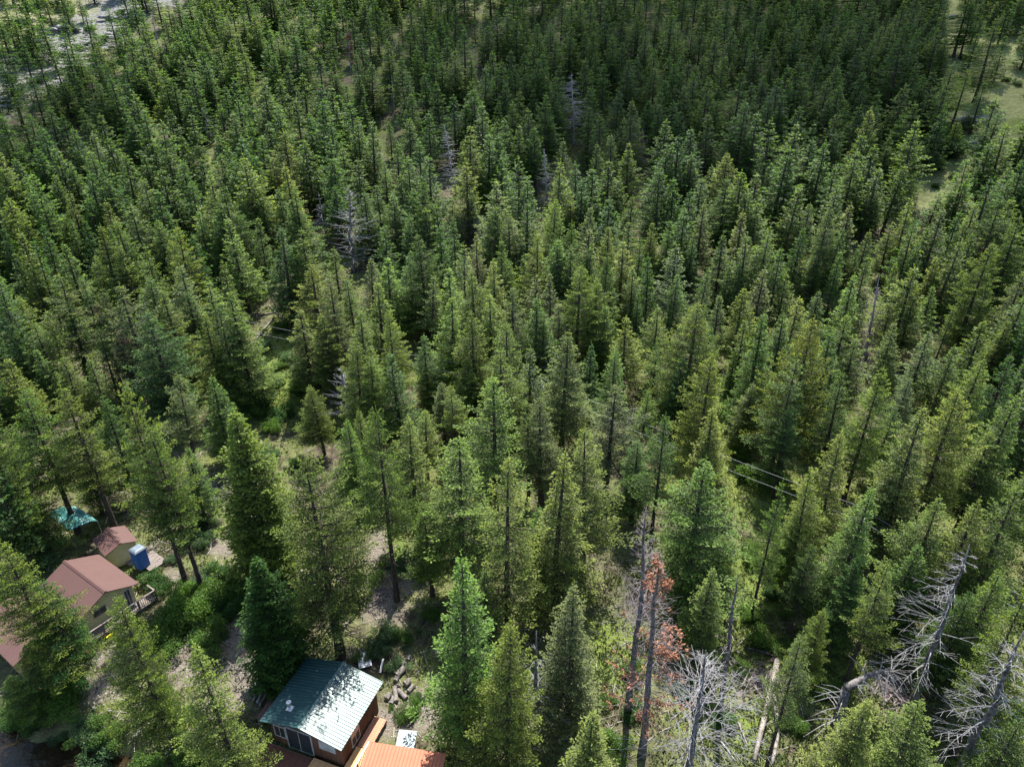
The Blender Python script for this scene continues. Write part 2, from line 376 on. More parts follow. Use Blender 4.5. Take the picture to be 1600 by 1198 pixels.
HP = {   # near and middle trees, full detail
 'f': [make_proto(11, 0, Rr=3.5, base=.12, whorls=36, per=6, power=.72, irr=.3, **HK), make_proto(12, 0, Rr=3.3, base=.16, whorls=34, per=6, power=.76, irr=.4, dead=8, **HK), make_proto(14, 0, Rr=3.0, base=.1, whorls=40, per=6, power=.95, irr=.25, **HK), make_proto(15, 0, Rr=3.4, base=.26, whorls=30, per=5, power=.8, irr=.5, keep=.9, dead=16, **HK), make_proto(13, 0, Rr=3.6, base=.2, whorls=33, per=6, power=.66, irr=.42, dead=14, **HK)],
 'd': [make_proto(21, 0, Rr=3.0, base=.05, whorls=60, per=8, power=.66, irr=.14, tw=.26, cl=.22, cs=.24)],
 'w': [make_proto(31, 0, Rr=4.4, base=.2, whorls=36, per=6, power=.52, irr=.5, keep=.95, dead=34, rbase=.33, **HK), make_proto(32, 0, Rr=4.2, base=.17, whorls=36, per=6, power=.58, irr=.45, keep=.95, dead=28, rbase=.32, **HK)],
 't': [make_proto(51, 0, Rr=3.6, base=.42, whorls=24, per=6, power=.6, irr=.4, keep=.9, dead=30, rbase=.27, **HK), make_proto(52, 0, Rr=3.5, base=.38, whorls=26, per=6, power=.66, irr=.4, keep=.9, dead=30, rbase=.26, **HK)],
 's': [make_proto(41, 0, Rr=2.7, base=.34, whorls=27, per=5, power=.75, irr=.45, keep=.72, dead=30, rbase=.2, **HK), make_proto(42, 0, Rr=2.6, base=.42, whorls=24, per=5, power=.7, irr=.45, keep=.78, dead=30, rbase=.2, **HK)]}
MP = {   # middle-distance trees, one card to a tuft
 'f': [make_proto(101+i, 1, Rr=r_, base=b_, whorls=34, per=6, tw=.31, cl=.25, cs=.28, power=p_, irr=i_) for i, (r_, b_, p_, i_) in enumerate(((3.2, .1, .9, .25), (3.0, .14, .85, .35), (3.4, .18, .8, .4), (2.8, .12, 1.0, .2), (3.2, .24, .8, .45)))],
 's': [make_proto(121, 1, Rr=2.5, base=.35, whorls=26, per=5, tw=.31, cl=.25, cs=.28, power=.8, irr=.4, keep=.8, dead=12)]}
FP = [make_proto(201+i, 2, Rr=r_, base=b_, whorls=30, per=6, tw=.47, cl=.37, cs=.43, power=p_, irr=.3, wood_lvl=0) for i, (r_, b_, p_) in enumerate(((3.3, .05, .95), (3.0, .08, .9), (3.5, .1, .85), (2.8, .08, 1.0), (3.1, .14, .85), (2.6, .25, .8)))]
COLS = {'o': ((.069, .097, .032), 'olive green'), 'y': ((.085, .113, .038), 'tan-tipped olive'), 'g': ((.052, .088, .033), 'mid green'), 'd': ((.024, .058, .019), 'dark green'),
        'l': ((.071, .114, .038), 'light green'), 'b': ((.070, .094, .052), 'grey-green'), 'm': ((.036, .068, .026), 'deep green')}

# landmarks the labels point by (place in the photograph)
LM = [((495, 1090), 'green-roofed cabin'), ((140, 905), 'maroon-roofed cabin'), ((222, 873), 'blue portable toilet'), ((110, 808), 'teal canopy'), ((1030, 960), 'orange-needled dead pine'),
      ((1085, 1110), 'wide bare snag'), ((1470, 980), 'tall leaning grey snag'), ((1320, 1085), 'snapped snag'), ((1195, 1100), 'pair of pale fallen logs'), ((195, 560), 'rust-brown dead tree'),
      ((545, 345), 'tall skeletal snag'), ((538, 610), 'white forked snag'), ((893, 165), 'broad silver snag'), ((703, 250), 'slim bent-topped snag'), ((851, 275), 'thin grey snag'),
      ((1520, 195), 'pale rock outcrop'), ((1360, 490), 'purplish snag'), ((848, 600), 'utility pole'), ((1150, 1000), 'bare dark dead pole'), ((90, 70), 'pale scree'), ((545, 80), 'orange-and-grey dead tree'),
      ((60, 1180), 'river corner'), ((300, 930), 'shrub bank'), ((1000, 850), 'fine-twigged dead tree'), ((1218, 330), 'small purple snag'), ((1600, 560), 'right edge snags')]
ORD = ['nearest', 'second nearest', 'third nearest', 'fourth nearest', 'fifth nearest', 'sixth nearest', 'seventh nearest', 'eighth nearest', 'ninth nearest', 'tenth nearest', 'eleventh nearest', 'twelfth nearest', 'thirteenth nearest', 'fourteenth nearest', 'fifteenth nearest', 'sixteenth nearest', 'seventeenth nearest', 'eighteenth nearest', 'nineteenth nearest', 'twentieth nearest']
def relabel(items, noun):
    """items: list of dict(o, px, py, look): gives each a label by its look and its rank round the nearest landmark"""
    sec = {}
    for it in items:
        L_ = min(LM, key=lambda l: (l[0][0]-it['px'])**2+(1.1*(l[0][1]-it['py']))**2)
        dx = it['px']-L_[0][0]; dy = it['py']-L_[0][1]; a = math.degrees(math.atan2(-dy, dx)) % 360
        side = ['right of', 'up and right of', 'above', 'up and left of', 'left of', 'down and left of', 'below', 'down and right of'][int((a+22.5)//45) % 8]
        sec.setdefault((L_[1], side, it['look']), []).append((dx*dx+dy*dy, it))
    for (l, side, look), lst in sec.items():
        lst.sort(key=lambda q: q[0])
        for k, (_, it) in enumerate(lst):
            it['o']['label'] = (f"{look} {noun} {side} the {l}" if len(lst) == 1 else f"{look} {noun}, {ORD[min(k, 19)]} one {side} the {l}")
FIRS = []
def put_tree(pr, x, y, z, H, Wd, colr, rz, look, px, py):
    root = thing('fir_tree', 'fir', 'tree', (x, y, z), rz, 'firs of the forest')
    s = H/pr['H']; sx = min(max(Wd/pr['W'], s*.55), s*1.7)
    root.scale = (sx, sx, s); root.rotation_euler = (random.gauss(0, .022), random.gauss(0, .022), rz)
    c = bpy.data.objects.new('crown', pr['crown']); COL.objects.link(c); c.parent = root
    k = bpy.data.objects.new('trunk', pr['trunk']); COL.objects.link(k); k.parent = root
    j = random.uniform(.86, 1.16); c.color = (colr[0]*j*random.uniform(.92, 1.1), colr[1]*j, colr[2]*j*random.uniform(.85, 1.15), 1)
    FIRS.append(dict(o=root, px=px, py=py+20, look=look)); return root

# the trees one can pick out: tip x, tip y, height, width (photograph pixels), colour, habit
HERO = '''718 872 300 112 l f;788 975 260 108 y f;402 880 190 86 d d;372 645 265 98 y d;480 715 310 150 o w;587 632 306 78 g t;637 655 200 82 y f;715 683 235 122 l f;793 716 290 104 y f;
873 712 262 100 y f;925 668 240 98 y f;850 622 165 76 b f;828 625 150 46 o s;771 592 220 98 l f;708 603 112 50 y s;736 580 95 46 o f;960 600 175 90 b f;1008 612 115 42 l f;1042 650 205 66 g s;1120 639 160 78 y f;
1103 722 222 125 l f;1136 843 100 52 o f;1108 888 145 64 y f;898 915 222 92 b f;925 1119 170 105 y f;1221 754 212 48 l s;1277 738 200 66 o f;1322 676 205 68 y f;1355 760 225 80 l f;1375 578 205 70 y f;
1320 583 172 60 g f;1268 500 235 96 y w;1503 610 235 100 y f;1445 637 240 84 b f;1395 640 120 50 g f;1581 618 215 80 o f;1551 679 170 72 b f;1472 783 190 82 y f;1533 783 215 84 y f;1593 753 250 95 o f;
1380 885 185 66 o s;1288 956 115 48 o f;1258 986 225 62 b s;1356 1095 170 88 y f;1444 1103 190 108 y f;1568 880 200 80 o f;1520 925 165 74 m f;1610 930 250 90 o f;1594 1120 160 80 g f;
313 1015 250 92 y f;186 935 240 92 o w;64 910 160 84 d w;8 845 230 105 o w;42 1008 95 80 l f;15 1055 80 66 l f;35 605 228 84 g t;103 605 225 84 o t;198 600 318 84 o t;240 658 265 78 l t;
268 585 165 62 b s;163 620 160 54 g f;330 590 135 56 g f;-45 640 250 90 o w;435 358 150 76 m f;469 483 140 80 o f;512 495 140 62 o f;522 390 125 52 o f;574 406 125 52 b f;603 403 130 66 l f;
637 393 105 52 g f;608 484 155 54 y f;663 523 118 50 g f;701 463 150 58 l f;766 460 140 60 y f;733 562 98 50 y f;668 430 125 38 b s;723 385 142 44 b s;745 370 120 42 b f;785 375 120 44 g f;
805 452 160 62 b f;865 428 150 46 b f;907 418 180 66 o t;948 478 125 52 g f;993 420 115 60 g f;983 498 128 58 y f;1058 430 120 44 g f;1088 478 200 100 y w;1030 480 120 50 o f;1131 367 115 56 m f;
1126 460 115 40 b f;1196 490 190 66 g f;1193 420 130 62 b f;866 312 125 44 l f;920 324 105 40 b f;893 308 90 40 b f;985 308 95 52 g f;1022 302 95 46 g f;1100 318 112 46 b f;953 355 112 46 o f;
1018 347 105 38 o f;1046 345 105 40 g f;1262 320 105 46 b f;1278 383 105 50 g f;1330 320 125 48 b f;1355 362 95 48 o f;1396 352 90 44 o f;1398 410 112 32 l f;1425 310 130 44 y f;1462 402 95 36 y f;
1460 447 85 42 l f;1495 375 125 46 o f;1526 318 115 46 y f;1583 375 125 62 l f;1430 465 105 52 b f;1400 505 105 42 b f;1450 520 115 62 b f;1538 505 140 82 o f;1335 430 115 42 l f;1280 455 100 50 m f;
1230 430 100 44 o f;41 332 112 62 y f;100 380 115 66 l f;49 421 108 46 o f;27 465 105 52 y f;70 487 90 46 l f;55 505 118 56 o f;150 400 98 46 o f;230 435 115 62 g f;295 458 112 52 m f;
265 515 86 40 o s;343 543 105 50 l f;105 302 112 50 o f;165 315 120 58 o f;245 345 105 48 g f;310 330 105 46 l f;1415 40 165 95 m f;1480 130 105 40 g s;1512 110 95 60 g s;1560 30 130 60 o f;
1500 182 65 42 l f;1560 150 115 50 o s;1520 -20 110 60 m f;1310 105 105 46 g f;1350 20 120 60 m f;985 225 100 48 l f;935 225 100 50 g f;880 220 110 54 m f;1140 240 110 56 o f;560 85 105 62 m f;
600 255 90 52 m f;150 130 105 52 g f;95 180 95 56 m f;360 85 75 36 l f;250 150 70 42 o f;1085 590 80 40 g f;665 575 75 40 y f;490 600 110 52 o f;1165 500 140 50 o f;1545 440 90 50 l f;
560 640 120 50 y f;660 640 110 55 y f;1000 690 130 60 g f;690 600 90 50 b f;545 655 140 55 l f;760 900 130 60 g f;840 790 150 60 l f;1240 640 140 60 g f;1420 590 110 50 b f;1490 540 120 50 g f;
1570 500 120 50 o f;1340 870 150 60 m f;1240 800 130 50 g f;1270 850 140 55 m f;1430 850 150 70 g f;1400 720 140 60 o f;1560 830 150 70 g f;665 780 150 70 g f;120 690 115 55 g f;
20 720 150 70 o f;290 700 120 50 g f;95 560 110 55 o f;140 560 110 50 g f;10 560 120 60 o f;60 545 100 50 g f;250 560 110 45 g f;1180 600 110 55 b f;1070 560 130 60 m f'''
spots = []
for ln in HERO.replace('\n', '').split(';'):
    q = ln.split(); px, py, hp, wp = map(float, q[:4]); spots.append((px, py, hp, wp, q[4], q[5], True))
# fill of the dense wood: blue-noise over the slope, spacing as in the photograph
def area_of(px, py):
    a = np.interp(py, [-120, 0, 120, 250, 400, 520, 640, 760], [235, 320, 500, 870, 1350, 2000, 2700, 3400])
    return a
def hp_of(py): return float(np.interp(py, [-100, 0, 60, 100, 200, 300, 400, 500, 600, 700, 900, 1200], [62, 70, 80, 90, 110, 122, 136, 148, 164, 185, 220, 260]))
NOGO = [[(0, 100), (60, 55), (150, -20), (340, -100), (245, 20), (215, 50), (150, 85), (110, 125), (60, 150), (0, 190), (-120, 240), (-120, 130)],
        [(1600, 85), (1660, 50), (1660, 150), (1570, 200), (1505, 260), (1440, 312), (1405, 300), (1470, 230), (1530, 155)], [(1482, -20), (1522, -20), (1522, 95), (1482, 100)],
        [(370, 520), (440, 490), (560, 560), (520, 640), (420, 680), (350, 610)], [(390, 450), (450, 470), (420, 520), (350, 500)]]
cell = {}
def occupied(px, py, r):
    cx, cy = int(px//60), int(py//60)
    for i in (-1, 0, 1):
        for j in (-1, 0, 1):
            for (qx, qy, qr) in cell.get((cx+i, cy+j), ()):
                if (qx-px)**2+((qy-py)*.8)**2 < (.5*(r+qr))**2: return True
    return False
def occupy(px, py, r): cell.setdefault((int(px//60), int(py//60)), []).append((px, py, r))
SNAG_PX = [(545, 290, 120), (497, 300, 60), (893, 115, 90), (695, 200, 95), (850, 235, 75), (742, 325, 40), (533, 575, 75), (190, 515, 90), (1372, 430, 110), (1532, 460, 55), (1563, 500, 40), (1220, 310, 40),
 (540, 50, 50), (485, 15, 45), (320, 170, 45), (240, 22, 40), (610, 122, 40), (1004, 205, 60), (583, 128, 35), (945, 130, 35), (1400, 470, 90)]
for (sx_, sy_, sh_) in SNAG_PX:
    for k_ in range(6): occupy(sx_, sy_+sh_*k_*.17, 30 if sy_ > 90 and sh_ > 55 else 17)
for s_ in spots: occupy(s_[0], s_[1], math.sqrt(float(area_of(s_[0], s_[1])))*.95)
g = np.random.default_rng(3); auto = []
for k in range(70000):
    px = g.uniform(-620, 2220); py = g.uniform(-140, 700)
    out = px < -20 or px > 1620 or py < -15
    if py > 560 and not out: continue
    if py > 620 and -300 < px < 0 and g.random() < .0: continue
    a = float(area_of(px, py)); r_ = math.sqrt(a)*.84*g.uniform(.7, 1.2)*(.72+.6*float(vnoise(px, py*1.4, 70, 8)))
    # thin on the upper left rise and the grassy rib
    if px < 150-py*1.0 and py < 150: r_ *= 1.3
    offs = (15, 60, 105) if py > 340 else ((0, 25, 50, 75, 95) if px > 1370 else (5, 24, 44))
    if any(inpoly(np.full(len(offs), px), py+np.array(offs, float), pl).any() for pl in NOGO):
        if g.random() > (.07 if px < 300 else .02) or not py < 200: continue
    if occupied(px, py, r_): continue
    occupy(px, py, r_)
    hp = hp_of(py)*g.choice([g.uniform(.5, .8), g.uniform(.8, 1.1), g.uniform(1.05, 1.3)], p=[.25, .5, .25]); wp = hp*g.uniform(.32, .52)*(1.0 if py > 200 else 1.05)
    c_ = g.choice(list('gmbold'), p=[.28, .26, .16, .16, .07, .07]) if py < 330 else g.choice(list('gmboly'), p=[.27, .12, .18, .2, .12, .11])
    if px < 450 and g.random() < .5: c_ = g.choice(list('oyo'))
    auto.append((px, py, hp, wp, str(c_), 's' if g.random() < .13 else 'f', False))
inside = [a for a in auto if -10 < a[0] < 1610 and a[1] > -10]
inside.sort(key=lambda a: -a[2]*a[3])
NIND = 296-len(spots)
indiv = spots+inside[:NIND]; rest = inside[NIND:]+[a for a in auto if not (-10 < a[0] < 1610 and a[1] > -10)]
print('heroes', len(spots), 'inside', len(inside), 'rest', len(rest))
def shape_word(hp, wp, kind):
    r_ = wp/hp
    if kind == 's': return 'sparse'
    return 'narrow' if r_ < .38 else ('broad' if r_ > .5 else 'tall')
for (px, py, hp, wp, c_, kd, hero) in indiv:
    q = place(px, py, hp)
    if q is None: continue
    x, y, z, H = q; depth = y*math.cos(PITCH)+(CZ-z-H*.5)*math.sin(PITCH); wm = wp*depth/FPX
    near = hp > 150 or py > 560
    lst = (HP if near else MP).get(kd) or (HP if near else MP)['f']
    put_tree(random.choice(lst), x, y, z, H, wm*(1.25 if kd == 'w' else 1.32 if kd != 's' else 1.25), COLS[c_][0], random.uniform(0, 6.28), shape_word(hp, wp, kd)+' '+COLS[c_][1], px, py)
relabel(FIRS, 'fir')

def forest(rest):
    pts = []; scl = []; rot = []; idx = []
    for (px, py, hp, wp, c_, kd, hero) in rest:
        q = place(px, py, hp)
        if q is None: continue
        x, y, z, H = q
        if y > 600 or abs(x) > 415: continue
        depth = y*math.cos(PITCH)+(CZ-z-H*.5)*math.sin(PITCH); wm = wp*(1.55 if py < 330 else 1.2)*depth/FPX; s = H/18.
        i = random.randrange(len(FP)) if kd == 'f' else 5
        sx = min(max(wm/FP[i]['W'], s*.6), s*(1.8 if py < 330 else 1.2))
        pts.append((x, y, z)); scl.append((sx, sx, s)); rot.append((random.gauss(0, .03), random.gauss(0, .03), random.uniform(0, 6.28))); idx.append(i)
    # trees behind and beside the camera, along the near bank and outside the picture
    gg = np.random.default_rng(5)
    for _ in range(260):
        x = gg.uniform(-110, 110); y = gg.uniform(-30, 75); z = gz(x, y)
        if z < -1: continue
        u, v = pix((x, y, z+10)); u0, v0 = pix((x, y, z))
        if y > 8 and -110 < float(u) < 1710 and float(v) < 1330: continue
        if math.hypot(x, y) < 12: continue
        s = gg.uniform(.75, 1.15); pts.append((x, y, z)); scl.append((s, s, s)); rot.append((0, 0, gg.uniform(0, 6.28))); idx.append(int(gg.integers(0, 6)))
    me = bpy.data.meshes.new('forest'); me.from_pydata(pts, [], [])
    for nme, ty, arr, key in (('scl', 'FLOAT_VECTOR', scl, 'vector'), ('rot', 'FLOAT_VECTOR', rot, 'vector'), ('idx', 'INT', idx, 'value')):
        a = me.attributes.new(nme, ty, 'POINT'); a.data.foreach_set(key, np.array(arr).reshape(-1))
    o = bpy.data.objects.new('forest', me); COL.objects.link(o)
    tag(o, 'dense conifer wood covering the upper slope, tree tops too many to count', 'forest', kind='stuff')
    ng = bpy.data.node_groups.new('forest', 'GeometryNodeTree')
    ng.interface.new_socket('Geometry', in_out='INPUT', socket_type='NodeSocketGeometry'); ng.interface.new_socket('Geometry', in_out='OUTPUT', socket_type='NodeSocketGeometry')
    gi = ng.nodes.new('NodeGroupInput'); go = ng.nodes.new('NodeGroupOutput'); iop = ng.nodes.new('GeometryNodeInstanceOnPoints')
    jn = ng.nodes.new('GeometryNodeJoinGeometry')
    for i, p in enumerate(FP):
        w = merge('far_fir', p['crown'], p['trunk'], [M_LEAFR, M_BARK]); ob = bpy.data.objects.new('far_fir', w)
        n = ng.nodes.new('GeometryNodeObjectInfo'); n.inputs['Object'].default_value = ob; n.inputs['As Instance'].default_value = True
        ng.links.new(n.outputs['Geometry'], jn.inputs[0])
    def att(nm, ty):
        n = ng.nodes.new('GeometryNodeInputNamedAttribute'); n.data_type = ty; n.inputs['Name'].default_value = nm; return n.outputs[0]
    ng.links.new(gi.outputs[0], iop.inputs['Points']); ng.links.new(jn.outputs[0], iop.inputs['Instance']); iop.inputs['Pick Instance'].default_value = True
    ng.links.new(att('idx', 'INT'), iop.inputs['Instance Index']); ng.links.new(att('rot', 'FLOAT_VECTOR'), iop.inputs['Rotation']); ng.links.new(att('scl', 'FLOAT_VECTOR'), iop.inputs['Scale'])
    ng.links.new(iop.outputs[0], go.inputs[0])
    md = o.modifiers.new('trees', 'NODES'); md.node_group = ng
    print('forest trees', len(pts))
forest(rest)

# ------------------------------------------------------------------ dead trees
def snag(name, label, tip, base, n, ln, mat, lo=.2, hi=.95, up=.15, curve=-.3, sub=3, bias=None, r0=.2, tmat=None, needles=None, rb=.035, group='dead trees', seed=0, stop=None, nsz=.22, lenp=.8):
    g = np.random.default_rng(seed+int(tip[0])); B = hit(*base) if base[1] < 1198 or True else None
    B = np.array([B[0], B[1], gz(B[0], B[1])]); d = ray(*tip); t = B[1]/d[1]; top = np.array([0, 0, CZ])+t*d-B
    H = max(top[2], 1.5); top = np.array([top[0], 0, H])
    root = thing(name, label, 'dead tree', tuple(B), 0, group)
    q = np.linspace(0, 1, 10); wob = g.normal(0, .012*H, (10, 3))*[1, 1, 0]*np.sin(q*3.14)[:, None]*.6
    pts = top*q[:, None]+wob; pts[0, 2] = -.6; rr = r0*(1-q)**.75+.025
    tk = MB().tube(pts, rr*np.array([1.4]+[1]*9), 8); tk.build('trunk', tmat or mat, root, True)
    br = MB(); NP = []; ND = []
    for i in range(n):
        f = g.uniform(lo, hi); P0 = np.array([np.interp(f, q, pts[:, k]) for k in range(3)])
        az = g.uniform(0, 6.3) if bias is None or g.random() > .75 else g.normal(bias, .6)
        L = ln*H*g.uniform(.5, 1.1)*(1-f)**(lenp*.5)*min(1, .35+(1-f)*1.4); h = np.array([math.cos(az), math.sin(az), 0]); sd_ = np.array([-h[1], h[0], 0])
        e = up+g.normal(0, .15); cv = curve*g.uniform(.4, 1.3)
        u = np.array([0, .3, .65, 1.]); Q = P0+np.outer(u*L, h)+np.outer(L*(u*e+u*u*cv), [0, 0, 1])+np.outer(L*g.normal(0, .10)*u*u, sd_)
        br.tube(Q, [rb+.012, rb*.75, rb*.5, .010], 4, False)
        if needles is not None and L > .5:
            for v in np.arange(.3, 1.05, .12):
                NP.append([np.interp(v, u, Q[:, k]) for k in range(3)]); ND.append(h)
        for j in range(int(g.integers(max(0, sub-1), sub+2))):
            v = g.uniform(.25, .9); A = np.array([np.interp(v, u, Q[:, k]) for k in range(3)]); sg = g.choice([-1, 1]); l2 = L*(1.1-v)*g.uniform(.35, .7)
            dr = norm(h*.8+sd_*sg*g.uniform(.4, 1)+np.array([0, 0, e+2*cv*v+g.normal(0, .25)])); C = A+dr*l2*.5+[0, 0, cv*l2*.2]; E_ = A+dr*l2+[0, 0, cv*l2*.6]
            br.tube([A, C, E_], [rb*.5, rb*.32, .007], 3, False)
            if needles is not None: NP += [C, E_, (A+C)/2]; ND += [dr]*3
    br.build('crown', mat, root)
    if needles is not None and NP:
        NP = np.array(NP); ND = np.array(ND); k = g.random(len(NP)) < needles[1]*np.clip((vnoise(NP[:, 2]*1.3, NP[:, 0]+NP[:, 1], 1.1, 3)-.25)*2.2, 0, 1)
        NP = np.repeat(NP[k], 9, 0); ND = np.repeat(ND[k], 9, 0); NP = NP+g.normal(0, .085, NP.shape); ND = norm(ND+g.normal(0, .6, ND.shape))
        V = kites(NP, ND, norm(g.normal(0, 1, NP.shape)), np.full(len(NP), nsz)*g.uniform(.7, 1.3, len(NP)), np.full(len(NP), nsz*.42))
        o = bpy.data.objects.new('dead_needles', quads('dead_needles', V, g.random(len(V)), [needles[0]])); COL.objects.link(o); o.parent = root
    return root
M_RUST = plain('rust_needles', (.18, .078, .042), (.31, .145, .085), 2, .8, .2)
M_BROWN = plain('brown_dead_needles', (.10, .062, .05), (.19, .115, .095), 2, .8, .2)
snag('dead_tree', 'tall leaning grey snag with long white branches reaching left', (1515, 850), (1425, 1108), 62, .32, M_GREY, .28, .95, .1, -.12, 5, math.pi, .24, M_SNAG, rb=.028)
snag('dead_tree', 'leaning grey snag with curling white branches at the bottom right corner', (1600, 985), (1490, 1225), 80, .30, M_GREY, .2, .95, .12, -.22, 5, None, .26, M_SNAG, rb=.028)
snag('dead_tree', 'wide bare grey snag with a tangle of long white branches, bottom centre', (1103, 1015), (1075, 1210), 96, .50, M_GREY, .12, .97, .12, -.06, 5, None, .25, M_SNAG, rb=.026, lenp=.4)
snag('dead_tree', 'dark slender pole of a dead tree beside the wide bare snag', (1153, 895), (1123, 1118), 34, .10, M_PURP, .25, .95, 0, -.1, 2, None, .2, M_SNAG, rb=.02)
snag('dying_pine', 'dying pine with bright orange needles and a dark trunk', (1031, 862), (1003, 1180), 110, .20, M_PURP, .28, .99, .15, -.1, 3, None, .24, M_SNAG, needles=(M_RUST, .5), rb=.02, nsz=.2)
snag('dead_tree', 'dead tree of fine grey twigs on a dark trunk, left of the orange pine', (1010, 792), (982, 1112), 190, .19, M_PURP, .35, .99, .3, .1, 4, None, .24, M_SNAG, rb=.018)
snag('dead_tree', 'small grey snag with white arching branches left of the grey-green fir', (838, 985), (838, 1152), 26, .26, M_GREY, .1, .9, .3, -.45, 2, None, .16, M_SNAG, rb=.025)
snag('dead_tree', 'tall skeletal silver snag with level branches, upper left of the middle', (545, 290), (552, 425), 110, .42, M_GREY, .12, .98, .12, .0, 2, None, .26, M_SNAG, rb=.045)
snag('dead_tree', 'short dark snag standing left of the tall skeletal snag', (497, 300), (512, 385), 70, .30, M_GREY, .12, .98, .05, -.15, 2, None, .17, M_SNAG, rb=.03)
snag('dead_tree', 'broad silver snag with drooping arms among the upper firs', (893, 115), (897, 225), 96, .52, M_GREY, .2, .98, .05, -.15, 3, None, .25, M_GREY, rb=.06)
snag('dead_tree', 'slim silver snag with a bent bare top', (694, 195), (712, 305), 96, .30, M_GREY, .1, .92, .05, -.1, 3, None, .2, M_GREY, rb=.045)
snag('dead_tree', 'thin grey snag just below and left of the broad silver snag', (850, 232), (855, 325), 84, .26, M_GREY, .1, .98, .1, -.1, 2, None, .2, M_GREY, rb=.04)
snag('dead_tree', 'faint grey half-hidden snag in the middle of the upper wood', (742, 322), (748, 380), 60, .4, M_GREY, .1, .98, .0, -.2, 2, None, .14, M_GREY, rb=.03)
snag('dead_tree', 'white forked snag between firs, just left of the centre', (532, 572), (548, 665), 60, .5, M_GREY, .2, .95, .35, .05, 3, None, .2, M_GREY, rb=.045)
snag('dead_tree', 'rust-brown dead tree still full of withered needles, left side', (188, 512), (212, 622), 130, .27, M_PURP, .15, .99, .15, -.05, 3, None, .18, M_SNAG, needles=(M_BROWN, .45), rb=.02)
snag('dead_tree', 'purplish twiggy snag with a pale curved top, right side', (1375, 428), (1352, 560), 150, .20, M_PURP, .05, .85, .1, -.1, 3, None, .2, M_GREY, rb=.028)
snag('dead_tree', 'low purplish dead tree right beside the twiggy curved snag', (1392, 470), (1372, 560), 120, .26, M_PURP, .1, .98, .2, -.1, 3, None, .15, M_SNAG, rb=.022)
snag('dead_tree', 'pale grey snag among firs near the right edge', (1535, 455), (1522, 530), 60, .24, M_GREY, .2, .98, .3, -.1, 3, None, .16, M_GREY, rb=.03)
snag('dead_tree', 'white spiky snag nearest the right edge', (1568, 493), (1556, 555), 44, .28, M_GREY, .2, .98, .3, 0, 2, None, .14, M_GREY, rb=.03)
snag('dead_tree', 'small purple-grey snag in the dark firs of the upper right', (1221, 305), (1214, 360), 60, .22, M_PURP, .1, .98, .3, -.1, 3, None, .14, M_SNAG, rb=.03)
snag('dead_tree', 'orange and grey dead tree near the top of the picture', (543, 45), (548, 108), 80, .26, M_PURP, .1, .98, .15, 0, 3, None, .14, M_GREY, needles=(M_RUST, .55), rb=.035)
snag('dead_tree', 'thin dark snag left of the orange and grey dead tree', (484, 12), (490, 65), 34, .18, M_SNAG, .1, .98, .1, 0, 2, None, .14, M_GREY, rb=.03)
snag('dead_tree', 'small blue-grey snag inside the upper left firs', (320, 167), (325, 225), 50, .26, M_GREY, .1, .98, .1, -.1, 3, None, .14, M_GREY, rb=.035)
snag('dead_tree', 'leaning grey snag at the edge of the pale scree', (236, 18), (248, 75), 44, .2, M_PURP, .1, .98, .0, -.1, 3, None, .15, M_GREY, rb=.035)
snag('dead_tree', 'dim grey snag in a gap of the upper wood', (612, 118), (616, 172), 40, .2, M_GREY, .1, .98, .0, -.2, 2, None, .13, M_GREY, rb=.03)
snag('dead_tree', 'brownish thin dead tree right of the broad silver snag', (1004, 200), (1004, 270), 70, .2, M_PURP, .1, .98, .1, 0, 3, None, .15, M_SNAG, needles=(M_BROWN, .3), rb=.03)
def snapped():
    B = hit(1305, 1140); B = np.array([B[0], B[1], gz(B[0], B[1])]); g = np.random.default_rng(9)
    root = thing('snapped_tree', 'snapped snag with its broken top hanging over to the right', 'dead tree', tuple(B), 0, 'dead trees')
    T = np.array([0, 0, CZ])+ray(1322, 1076)*(B[1]/ray(1322, 1076)[1])-B
    MB().tube([(0, 0, -.5), T*.5+[.04, 0, 0], T], [.42, .33, .27], 9).build('trunk', M_SNAG, root, True)
    sp = MB()
    for k in range(12):
        a = k*.52; p = T+np.array([.2*math.cos(a), .2*math.sin(a), -.1]); sp.tube([p, p+[0, 0, g.uniform(.2, .7)]], [.07, .01], 4, False)
    sp.build('splinters', M_LOG, root)
    q = np.linspace(0, 1, 8); top = T+np.outer(q, [4.6, 2.2, .1])+np.outer(q*(1-q)*4*.35, [0, 0, 1])-np.outer(q*q, [0, 0, 1.0]); bt = MB().tube(top, .24*(1-q)+.04, 7)
    ob = bt.build('broken_top', M_SNAG, root, True); br = MB()
    for i in range(64):
        f = g.uniform(.1, 1); P0 = np.array([np.interp(f, q, top[:, k]) for k in range(3)]); dr = norm(np.array([g.normal(.2, .5), g.normal(-.25, .6), g.normal(-.35, .45)])); L = g.uniform(.8, 2.6)
        br.tube([P0, P0+dr*L*.5+[0, 0, .12], P0+dr*L-[0, 0, .25*L*.5]], [.035, .022, .008], 4, False)
    br.build('crown', M_GREY, root); lb = MB()
    for i in range(16):
        f = g.uniform(.15, .95); P0 = T*f; az = g.normal(3.3, .9); h = np.array([math.cos(az), math.sin(az), 0]); L = g.uniform(1.4, 3.4)
        lb.tube([P0, P0+h*L*.5+[0, 0, .15], P0+h*L-[0, 0, .15]], [.045, .03, .009], 4, False)
    lb.build('lower_branches', M_GREY, root)
snapped()

